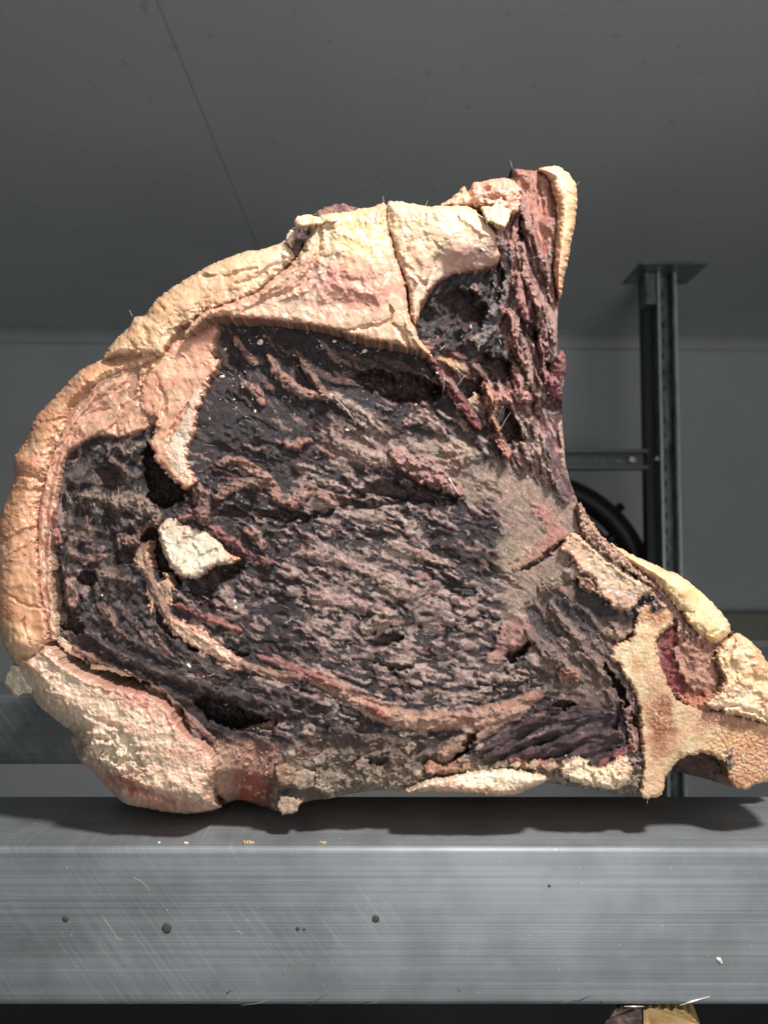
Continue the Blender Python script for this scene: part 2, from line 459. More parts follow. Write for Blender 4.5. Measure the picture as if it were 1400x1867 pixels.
def sdf(poly, pad=60, sub=3):
    """signed distance in px (inside positive) over the whole grid; -pad outside the box"""
    p = smooth_poly(poly, sub)
    x0, y0 = p.min(0) - pad; x1, y1 = p.max(0) + pad
    j0 = max(0, int((x0 - GX0)//STEP)); j1 = min(NX, int((x1 - GX0)//STEP) + 3)
    i0 = max(0, int((y0 - GY0)//STEP)); i1 = min(NY, int((y1 - GY0)//STEP) + 3)
    big = (j1 - j0)*(i1 - i0) > 60000
    st = 2 if big else 1
    xs = gx[j0:j1:st]; ys = gy[i0:i1:st]
    X, Y = np.meshgrid(xs, ys)
    d2 = np.full(X.shape, 1e9, np.float32); ins = np.zeros(X.shape, bool)
    q = np.roll(p, -1, 0)
    for (ax, ay), (bx_, by) in zip(p.astype(np.float32), q.astype(np.float32)):
        ex, ey = bx_ - ax, by - ay
        L = ex*ex + ey*ey
        if L < 1e-6: continue
        wx, wy = X - ax, Y - ay
        tt = np.clip((wx*ex + wy*ey)/L, 0, 1)
        dx = wx - tt*ex; dy = wy - tt*ey
        np.minimum(d2, dx*dx + dy*dy, out=d2)
        cnd = (ay > Y) != (by > Y)
        if abs(ey) > 1e-9:
            ins ^= cnd & (X < ex*(Y - ay)/ey + ax)
    d = np.sqrt(d2) * np.where(ins, 1, -1)
    out = np.full((NY, NX), -float(pad), np.float32)
    if big:
        fi = np.arange(i1 - i0)/2.0; fj = np.arange(j1 - j0)/2.0
        ia = np.minimum(fi.astype(int), d.shape[0]-1); ib = np.minimum(ia+1, d.shape[0]-1)
        ja = np.minimum(fj.astype(int), d.shape[1]-1); jb = np.minimum(ja+1, d.shape[1]-1)
        ti = (fi - ia)[:, None]; tj = (fj - ja)[None, :]
        d = (d[ia][:, ja]*(1-ti)*(1-tj) + d[ib][:, ja]*ti*(1-tj) + d[ia][:, jb]*(1-ti)*tj + d[ib][:, jb]*ti*tj)
    out[i0:i1, j0:j1] = d
    return np.maximum(out, -pad)

def zone(poly, soft=6, warp=True, grow=0):
    d = sdf(poly)
    if warp: d = d[WIi, WJi]
    return sstep(-soft, soft, d + grow)

def stroke(pts, w, warp=0.6, taper=True, sub=4):
    """distance profile of a hand-placed strand: 1 on its spine, 0 at width w"""
    p = smooth_poly(pts, sub, False).astype(np.float32)
    pad = w + 22
    x0, y0 = p.min(0) - pad; x1, y1 = p.max(0) + pad
    j0 = max(0, int((x0 - GX0)//STEP)); j1 = min(NX, int((x1 - GX0)//STEP) + 2)
    i0 = max(0, int((y0 - GY0)//STEP)); i1 = min(NY, int((y1 - GY0)//STEP) + 2)
    sl = (slice(i0, i1), slice(j0, j1))
    if i1 <= i0 or j1 <= j0: return sl, None
    X = PX[sl] + warp*(N22[sl]*4 + N10[sl]*3); Y = PYg[sl] + warp*(M22[sl]*4 + M10[sl]*3)
    best = np.full(X.shape, 1e9, np.float32); n = len(p) - 1
    for i in range(n):
        ex, ey = p[i+1] - p[i]; L = ex*ex + ey*ey + 1e-6
        wx, wy = X - p[i][0], Y - p[i][1]
        tt = np.clip((wx*ex + wy*ey)/L, 0, 1)
        dd = np.hypot(wx - tt*ex, wy - tt*ey)
        if taper:
            s = (i + tt)/n
            dd = dd / (0.35 + 0.65*np.sqrt(np.clip(4*s*(1-s), 0, 1)))
        np.minimum(best, dd, out=best)
    return sl, np.clip(1 - best/w, 0, 1)

# muscle-fibre direction (degrees, clockwise on the picture)
FLOW = [(450,650,55),(450,720,48),(540,720,45),(640,690,35),(650,760,30),(760,720,40),(450,850,12),(420,800,25),(600,900,12),(500,1000,24),(620,1010,22),
 (700,950,18),(850,950,24),(700,1100,14),(850,1150,14),(600,1150,18),(450,1120,25),(750,1250,12),(500,1230,26),(380,1260,26),(620,1230,22),
 (250,1200,32),(180,1150,48),(130,1050,82),(120,930,96),(160,850,120),(210,830,140),(220,950,60),(250,1080,62),(200,1060,70),(310,1230,28),
 (980,450,80),(960,600,78),(1000,750,78),(940,700,72),(990,850,75),(900,830,50),(850,620,140),(870,560,150),(830,680,35),(920,540,110),
 (1000,1100,44),(1050,1150,48),(1100,1230,60),(1000,1200,40),(1000,1340,-22),(1080,1320,-16),(920,1370,-22),(700,1380,-8),(600,1400,4),(450,1330,20),
 (800,1350,-14),(940,980,30),(820,840,30),(950,1270,-10),(1140,1290,78)]
cs = 8
cx = gx[::cs]; cy = gy[::cs]
CX, CY = np.meshgrid(cx, cy)
vc2 = np.zeros(CX.shape); vs2 = np.zeros(CX.shape)
for x, y, a in FLOW:
    wgt = 1.0/((CX-x)**2 + (CY-y)**2 + 900.0)**1.5
    vc2 += wgt*math.cos(2*R(a)); vs2 += wgt*math.sin(2*R(a))
th = 0.5*np.arctan2(vs2, vc2)
ii = np.minimum(np.arange(NY)//cs, th.shape[0]-1); jj = np.minimum(np.arange(NX)//cs, th.shape[1]-1)
def upsample(a):
    fi = np.arange(NY)/cs; fj = np.arange(NX)/cs
    ia = np.minimum(fi.astype(int), a.shape[0]-1); ib = np.minimum(ia+1, a.shape[0]-1)
    ja = np.minimum(fj.astype(int), a.shape[1]-1); jb = np.minimum(ja+1, a.shape[1]-1)
    ti = (fi-ia)[:,None]; tj = (fj-ja)[None,:]
    return a[ia][:,ja]*(1-ti)*(1-tj)+a[ib][:,ja]*ti*(1-tj)+a[ia][:,jb]*(1-ti)*tj+a[ib][:,jb]*ti*tj
c2, s2_ = upsample(np.cos(2*th)), upsample(np.sin(2*th))
TH = 0.5*np.arctan2(s2_, c2) + 0.30*N45 + 0.25*M22
VX = np.cos(TH).astype(np.float32); VY = np.sin(TH).astype(np.float32)

def blur(a, n):
    for _ in range(n):
        a = (a + np.roll(a,1,0) + np.roll(a,-1,0))/3
        a = (a + np.roll(a,1,1) + np.roll(a,-1,1))/3
    return a

def lic(seed, nb, steps, ds):
    n_ = blur(np.random.RandomState(seed).randn(NY, NX).astype(np.float32), nb)
    acc = n_.copy()
    for sgn in (1, -1):
        x = JJ.astype(np.float32); y = II.astype(np.float32)
        px_ = np.full((NY,NX), float(sgn), np.float32); py_ = np.zeros((NY,NX), np.float32)
        first = True
        for s in range(steps):
            xi = np.clip(np.rint(x),0,NX-1).astype(np.int32); yi = np.clip(np.rint(y),0,NY-1).astype(np.int32)
            vx = VX[yi,xi]; vy = VY[yi,xi]
            if first: f_ = np.full((NY,NX), float(sgn), np.float32); first = False
            else: f_ = np.where(vx*px_ + vy*py_ < 0, -1.0, 1.0).astype(np.float32)
            px_ = vx*f_; py_ = vy*f_
            x += px_*ds; y += py_*ds
            xi = np.clip(np.rint(x),0,NX-1).astype(np.int32); yi = np.clip(np.rint(y),0,NY-1).astype(np.int32)
            acc += n_[yi,xi]*(1 - s/steps)
    return (acc - acc.mean())/acc.std()
L1 = lic(101, 1, 6, 1.0)       # hair-fine fibre
L2 = lic(102, 3, 7, 1.6)       # fibre bundles
L3 = lic(103, 9, 7, 3.0)       # folds
L4 = lic(104, 4, 6, 1.8)       # marbling flecks

def crack(scale, seed, w, warp=7):
    """1 on the edges of shrinkage cells"""
    X = (PX + warp*(N22 + 0.6*N10))/scale; Y = (PYg + warp*(M22 + 0.6*M10))/scale
    r = np.random.RandomState(seed); jx = r.rand(256,256).astype(np.float32); jy = r.rand(256,256).astype(np.float32)
    xi = np.floor(X).astype(np.int32); yi = np.floor(Y).astype(np.int32)
    f1 = np.full(X.shape, 9., np.float32); f2 = f1.copy()
    for a in (-1,0,1):
        for b_ in (-1,0,1):
            u = (yi+b_)&255; v = (xi+a)&255
            d = np.hypot(xi + a + jx[u,v] - X, yi + b_ + jy[u,v] - Y)
            f2 = np.minimum(f2, np.maximum(f1, d)); f1 = np.minimum(f1, d)
    return (1 - sstep(0, w, f2 - f1)).astype(np.float32)
CR1 = crack(74, 301, 0.035); CR2 = crack(26, 302, 0.10); CRP = crack(9, 303, 0.35, 3)

# dried-surface colours (linear albedo)
A = lambda *c_: np.array(c_, np.float32)
FAT_CREAM = A(.69,.50,.30); FAT_TAN = A(.60,.335,.185); FAT_PINK = A(.58,.285,.20); FAT_WHITE = A(.74,.64,.48); FAT_YEL = A(.80,.62,.30); FAT_OR = A(.66,.36,.16)
BLACK = A(.026,.019,.023); PURPLE = A(.085,.024,.032); RED = A(.20,.040,.036); DRED = A(.15,.026,.028); BROWNP = A(.26,.115,.09)
MARB = A(.42,.27,.235); GREY = A(.33,.235,.215); TANG = A(.35,.25,.20); FROST = A(.50,.45,.40); BROWN = A(.11,.065,.05)
B_CREAM = A(.74,.58,.33); B_TAN = A(.66,.43,.22); B_BROWN = A(.36,.165,.075); B_RED = A(.44,.21,.12)

def mx(c_, m, col):
    m = m[..., None]
    return c_*(1 - m) + col*m

SIL = [(932,304),(945,305),(960,307),(982,308),(1004,303),(1018,304),(1030,311),(1043,325),(1051,350),(1050,378),(1046,410),(1040,441),(1033,480),(1026,510),(1022,545),(1019,590),
 (1020,625),(1031,642),(1035,655),(1032,690),(1027,720),(1028,745),(1028,775),(1031,810),(1034,845),(1043,880),(1057,915),(1080,955),(1103,984),(1125,999),(1150,1010),(1180,1024),(1215,1040),
 (1245,1053),(1275,1077),(1300,1101),(1320,1123),(1330,1145),(1342,1155),(1362,1166),(1385,1188),(1402,1215),(1430,1258),(1446,1320),(1436,1390),(1404,1420),(1379,1430),(1357,1440),(1329,1437),
 (1293,1425),(1250,1414),(1225,1408),(1214,1420),(1207,1450),(1180,1454),(1140,1452),(1100,1446),(1060,1440),(1020,1434),(994,1430),(975,1436),(950,1447),(915,1452),(870,1446),(820,1444),(780,1443),(740,1446),
 (690,1444),(640,1450),(600,1459),(565,1463),(547,1472),(543,1482),(520,1485),(500,1481),(480,1474),(455,1466),(435,1461),(418,1466),(395,1476),(362,1482),(335,1484),(300,1480),(268,1474),(235,1468),
 (210,1451),(190,1429),(168,1406),(150,1391),(138,1369),(130,1347),(134,1336),(105,1314),(75,1290),(54,1262),(36,1238),(22,1205),(12,1186),(2,1160),(-5,1110),(-9,1050),(-7,1000),(0,950),(10,920),(25,880),(28,862),
 (25,838),(36,820),(48,808),(52,790),(65,762),(80,745),(110,715),(130,691),(150,675),(172,663),(192,655),(197,638),(212,618),(235,597),(246,578),(266,573),(285,546),(318,522),(345,505),(372,490),(402,475),(440,461),
 (480,453),(507,446),(522,436),(526,423),(536,417),(539,403),(552,393),(572,391),(580,383),(600,374),(628,372),(650,379),(680,376),(700,370),(720,366),(750,371),(775,376),(800,374),(825,360),(846,341),(853,350),(862,333),
 (880,331),(900,327),(920,324),(930,318),(928,308)]

# ------------- zones of the lean face
dS = sdf(SIL)
Hm = np.zeros((NY,NX), np.float32)
Cm = np.zeros((NY,NX,3), np.float32) + BLACK

# fibrous default relief and marbling everywhere, then the special zones
dens = -0.30 + .22*sstep(1050,1150,PYg) + 0.55*N90 + 0.35*M45
for (x, y, r, a) in [(480,700,130,-1.1),(400,740,60,-.9),(560,640,120,-1.0),(700,670,110,-.7),(420,640,60,-.8),(620,800,130,.35),(740,780,90,.4),(600,870,110,.35),(640,1110,120,.55),(760,1060,120,.35),
                     (830,1180,110,.45),(430,1090,50,.5),(700,960,140,.15),(860,980,60,-.4),(560,960,120,.1),(160,850,60,-.5),(150,950,60,.0),(240,1190,90,-.35),(400,1260,110,-.5),(330,1190,60,-.3),(720,1270,100,.25),(880,1250,60,.2)]:
    dens += a*np.exp(-(((PX-x)**2 + (PYg-y)**2)/(r*r)))
mar = sstep(0.10, 0.62, 0.42*L4 + 0.18*L2 + 0.60*N22 + 0.55*N10 + 1.15*dens)
Cm = mx(Cm, mar*(.72 + .28*sstep(-1.2,.8,L1 + .6*N10)), MARB + (GREY - MARB)*sstep(-.6,.5,M45 + .4*N22)[...,None]*0.9)
Cm = mx(Cm, sstep(0.25, 0.8, M45 + .3*N22)*mar*0.5, BROWNP)
Cm = mx(Cm, sstep(0.1, 0.8, N45 - 0.3*L2)*(1-mar)*0.4, PURPLE)
Cm = mx(Cm, sstep(0.72, 0.95, M22 + 0.3*N10)*(1-mar)*0.55, DRED)
Cm = mx(Cm, sstep(0.9, 2.2, L1 + 0.4*L2)*0.16*(1 + 1.6*sstep(-.3,.5,dens)), FROST); Cm = mx(Cm, sstep(0.7, 1.8, -L1 - .5*L2)*.55, BLACK)
AMP = .45 + .85*sstep(-.35, .5, M90 + .35*N45)
for (x, y, rx_, ry_, a) in [(470,680,120,90,.75),(600,660,120,50,.5),(620,1130,190,90,.55),(800,1180,130,80,.5),(960,970,80,90,.7),(160,850,60,60,.4)]:
    AMP = AMP*(1 - a*np.exp(-(((PX-x)/rx_)**2 + ((PYg-y)/ry_)**2)))
Hm += AMP*(0.17*L2 + 0.10*L1 + 0.34*L3 + 0.75*mar + 0.5*N22 + 0.10*N10) + 1.4*N45 + 2.8*N90

PLm = sstep(.05,.16, M22 + .55*M10 + .22*L2); PLn = sstep(.22,.32, N22 - .5*M10 + .2*L3)
Hm += AMP*(.34*PLm + .36*PLn)
PLf = sstep(.16,.24, N22 + .45*M10 + .35*N45); PLg = sstep(.30,.37, M22 + .5*N10 - .3*M45)
fl = sstep(.30,.62, .75*N10 + .35*L4 + .25*M10)*sstep(-.35,.45,dens)
Cm = mx(Cm, fl*.55, A(.52,.40,.345)); Hm += .28*fl*AMP
def flat(m, k):          # calm the fibrous relief inside a zone
    global Hm
    Hm = Hm*(1 - m*k)

z = zone([(118,829),(160,800),(250,788),(278,790),(268,880),(292,945),(262,1000),(285,1110),(320,1160),(250,1180),(140,1110),(100,1040),(100,940)], 16)
Cm = mx(Cm, z*sstep(-.1,.7,M22 + .5*N45)*.6, A(.23,.165,.13)); Cm = mx(Cm, z*sstep(.2,.7,N22)*.35, A(.08,.05,.045)); Hm += z*(1.6*N22 + 1.1*M45)
# connective tissue right of the eye
z = zone([(860,860),(905,850),(960,870),(1010,880),(1050,905),(1085,960),(1110,1000),(1080,1010),(1050,1050),(1020,1040),(990,1060),(975,1090),(960,1130),(930,1125),(915,1060),(915,1010),(925,960),(900,905)], 22)
ZT = z.copy(); flat(z, .92)
Cm = mx(Cm, z*.95, TANG); Cm = mx(Cm, z*sstep(-.2,.6,N45)*.5, A(.34,.20,.165)); Cm = mx(Cm, z*sstep(.1,.8,M22+.2*L2)*.45, A(.44,.30,.23)); Cm = mx(Cm, z*sstep(.35,.8,N22)*.4, BROWNP)
Hm += z*(1.0 + .10*L1 + .35*N22)
z2 = zone([(970,915),(1000,930),(1025,960),(1035,985),(1020,1000),(985,1020),(950,1040),(930,1035),(960,1005),(990,985),(985,950)], 7); Cm = mx(Cm, z2*.8, A(.46,.20,.155)); Hm += 1.2*z2
z2 = zone([(905,985),(950,990),(985,1000),(960,1030),(915,1040)], 8); Cm = mx(Cm, z2*.5, A(.42,.31,.22))
# greasy seam between the eye and the column
z = zone([(770,800),(850,800),(880,860),(900,900),(860,915),(820,880),(780,850)], 14); Cm = mx(Cm, z*.8, TANG)
z = zone([(590,770),(690,790),(760,820),(740,845),(680,850),(600,830)], 14); Cm = mx(Cm, z*.6, MARB)
# lower dark tenderloin
z = zone([(850,1400),(880,1360),(940,1320),(1000,1295),(1060,1285),(1110,1290),(1130,1330),(1130,1365),(1090,1385),(1020,1385),(940,1400),(880,1415)], 8)
flat(z, .35); Cm = mx(Cm, z*.82, A(.045,.030,.036)); Cm = mx(Cm, z*sstep(.2,1.,L2)*.55, A(.13,.075,.075)); Cm = mx(Cm, z*sstep(.4,1.2,L3)*.5, PURPLE)
Hm += z*(.8*L3 - 2.0)
# gristle and brown muscle left of the bone
z = zone([(1000,1060),(1060,1040),(1100,1100),(1150,1140),(1140,1230),(1160,1300),(1100,1290),(1030,1280),(980,1220),(960,1150)], 14); Cm = mx(Cm, z*.55, A(.25,.165,.135))
for pl in ([(1040,1050),(1065,1050),(1100,1095),(1120,1120),(1090,1120),(1055,1100)], [(1010,1085),(1030,1090),(1080,1140),(1100,1165),(1070,1165),(1030,1130)], [(950,1100),(975,1110),(1020,1155),(1010,1175),(975,1150)]):
    z = zone(pl, 5); Cm = mx(Cm, z*.85, A(.035,.032,.038)); Hm -= 1.6*z
z = zone([(905,1165),(935,1120),(960,1130),(975,1160),(965,1180),(930,1190),(900,1215),(880,1200)], 6); Cm = mx(Cm, z*.8, A(.42,.22,.19)); Hm += 3*z
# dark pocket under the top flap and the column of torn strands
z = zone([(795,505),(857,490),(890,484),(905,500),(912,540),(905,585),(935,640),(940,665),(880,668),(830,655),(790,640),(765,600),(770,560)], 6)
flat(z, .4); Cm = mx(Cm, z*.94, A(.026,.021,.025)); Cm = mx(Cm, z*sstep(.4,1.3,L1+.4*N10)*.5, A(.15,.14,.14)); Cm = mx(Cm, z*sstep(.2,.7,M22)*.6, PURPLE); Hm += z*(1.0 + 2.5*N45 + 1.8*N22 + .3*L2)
COLP = [(905,420),(925,395),(930,320),(985,308),(1012,320),(1010,480),(1022,560),(1020,640),(1036,660),(1028,780),(1046,880),(1050,915),(1000,890),(950,850),(900,800),(850,720),(790,655),(830,648),(935,660),(905,585),(915,500)]
zc = zone(COLP, 6)
Cm = mx(Cm, zc*.85, A(.15,.055,.058)); Cm = mx(Cm, zc*sstep(-.2,.9,L4+.5*N22)*.8, A(.46,.235,.205)); Cm = mx(Cm, zc*sstep(.1,.8,M22-.3*L2)*.5, A(.22,.05,.052)); Cm = mx(Cm, zc*sstep(.1,.8,L3+.5*M22)*.55, A(.05,.03,.034))
Cm = mx(Cm, zc*sstep(.3,1.2,L1+.3*N22)*.55, A(.52,.42,.37)); Hm += zc*(.7*L3 + .25*L2 + .6*N22)
z = zone([(930,320),(985,308),(1008,320),(1010,400),(1000,470),(975,420),(950,370)], 7); Cm = mx(Cm, z*.75, A(.56,.26,.19)); Cm = mx(Cm, z*sstep(.2,.8,M22)*.7, A(.36,.09,.085)); flat(z,.3)
# pieces of grey crust along the bottom
z = zone([(500,1375),(620,1365),(720,1385),(830,1390),(900,1385),(990,1400),(1160,1400),(1180,1460),(900,1470),(640,1460),(540,1490),(490,1475)], 10)
Cm = mx(Cm, z*.8, A(.27,.20,.15)); Cm = mx(Cm, z*sstep(-.1,.6,N22+.3*M45)*.8, A(.44,.35,.25)); Cm = mx(Cm, z*sstep(.3,.8,M22)*.6, A(.13,.085,.07)); flat(z,.3)
Hm += z*(1.2*N22 + .6*N10 - 1.4*CR2 + .5)
z = zone([(560,1340),(660,1330),(760,1350),(840,1370),(800,1395),(700,1400),(600,1390)], 14); Cm = mx(Cm, z*.7, A(.17,.115,.09)); Hm += z*1.2*N22
# wet red-brown hollow
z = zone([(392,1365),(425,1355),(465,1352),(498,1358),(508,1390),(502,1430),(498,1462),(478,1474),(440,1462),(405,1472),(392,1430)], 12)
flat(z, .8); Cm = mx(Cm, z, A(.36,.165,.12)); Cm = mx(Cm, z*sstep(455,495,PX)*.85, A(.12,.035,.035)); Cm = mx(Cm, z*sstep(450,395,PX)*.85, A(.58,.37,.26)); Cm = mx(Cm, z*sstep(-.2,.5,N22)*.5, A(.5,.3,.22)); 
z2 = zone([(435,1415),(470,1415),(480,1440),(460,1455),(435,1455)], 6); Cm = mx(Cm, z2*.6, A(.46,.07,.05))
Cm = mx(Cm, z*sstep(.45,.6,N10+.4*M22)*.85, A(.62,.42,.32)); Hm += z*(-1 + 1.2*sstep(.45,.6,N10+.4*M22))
# flesh in the bone's armpit, red
z = zone([(1203,1154),(1230,1140),(1290,1170),(1330,1165),(1345,1230),(1320,1290),(1260,1290),(1221,1257),(1196,1200)], 8)
flat(z,.6); Cm = mx(Cm, z, A(.52,.27,.20)); z2 = zone([(1205,1155),(1232,1143),(1236,1170),(1226,1195),(1240,1225),(1262,1255),(1285,1268),(1240,1272),(1215,1245),(1200,1195)], 5); Cm = mx(Cm, z2*.92, A(.22,.04,.045)); Hm += z*(1 + N22 + .6*N10) - 2.5*z2
z2 = zone([(1235,1265),(1290,1260),(1330,1275),(1300,1290),(1250,1284)], 4); Cm = mx(Cm, z2*.9, A(.55,.22,.13))
z = zone([(1180,1050),(1215,1085),(1260,1140),(1300,1175),(1250,1165),(1225,1125),(1200,1095),(1165,1075)], 5); Cm = mx(Cm, z*.9, A(.48,.24,.19)); Cm = mx(Cm, z*sstep(.1,.6,N10)*.8, A(.70,.50,.38)); Hm += z*(1.2*N10+1)
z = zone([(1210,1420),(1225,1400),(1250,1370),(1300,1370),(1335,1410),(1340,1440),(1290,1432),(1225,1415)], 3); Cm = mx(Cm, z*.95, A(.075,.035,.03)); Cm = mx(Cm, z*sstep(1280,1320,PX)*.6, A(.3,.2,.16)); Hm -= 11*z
# band of fascia under the eye
for pts, w, hh, colr in [([(560,1228),(593,1243),(643,1268),(700,1300),(780,1315),(875,1306),(930,1290),(990,1262)], 21, 2.6, A(.46,.25,.18)),
        ([(640,1275),(690,1300),(760,1318),(830,1318)], 16, 1.5, A(.54,.32,.23)),
        ([(800,1385),(850,1350),(900,1318),(960,1292)], 17, 3.0, A(.46,.27,.20)),
        ([(262,985),(270,1040),(290,1095),(330,1148),(400,1195),(470,1222),(565,1238)], 11, 3.0, A(.40,.23,.17)), ([(120,1175),(200,1215),(290,1262),(345,1310),(392,1350)], 9, 2.5, A(.36,.2,.15)),
        ([(470,1195),(520,1215),(570,1232),(620,1255)], 9, 1.8, A(.34,.13,.12))]:
    sl, s = stroke(pts, w); s = np.sqrt(s); m = sstep(.1,.6,s)
    Hm[sl] += hh*s; Cm[sl] = mx(Cm[sl], m*.85, colr)
# the muscle plates below the fascia flow in long folds
for pts in [[(150,1150),(230,1200),(330,1240),(450,1275),(560,1300),(640,1335)], [(130,1110),(200,1180),(300,1225),(420,1262),(540,1285)], [(260,1240),(340,1275),(430,1300),(520,1335)],
            [(330,1215),(430,1240),(520,1260),(600,1290)], [(200,1130),(260,1180),(330,1210)], [(440,1250),(540,1270),(620,1310)], [(300,1130),(340,1190),(420,1235)]]:
    sl, s = stroke(pts, 15, 1.0); Hm[sl] += 3.2*np.sqrt(s); Cm[sl] = mx(Cm[sl], sstep(.35,.9,s)*.4, A(.11,.075,.068))
for pts in [[(880,1385),(960,1350),(1040,1318),(1115,1300)], [(900,1400),(980,1370),(1060,1345),(1125,1335)], [(870,1370),(930,1335),(1000,1305)]]:
    sl, s = stroke(pts, 11, .8); Hm[sl] += 3.0*np.sqrt(s)

z = zone([(150,670),(250,640),(330,600),(395,590),(395,640),(340,760),(330,850),(300,850),(285,770),(220,790),(150,800),(110,850),(100,1000),(100,1150),(60,1200),(-20,1180),(-20,950),(40,800)], 6)
flat(z, .75); Cm = mx(Cm, z, A(.46,.26,.17)); Cm = mx(Cm, z*sstep(0,.6,N22)*.5, FAT_PINK); Hm += 2.2*z
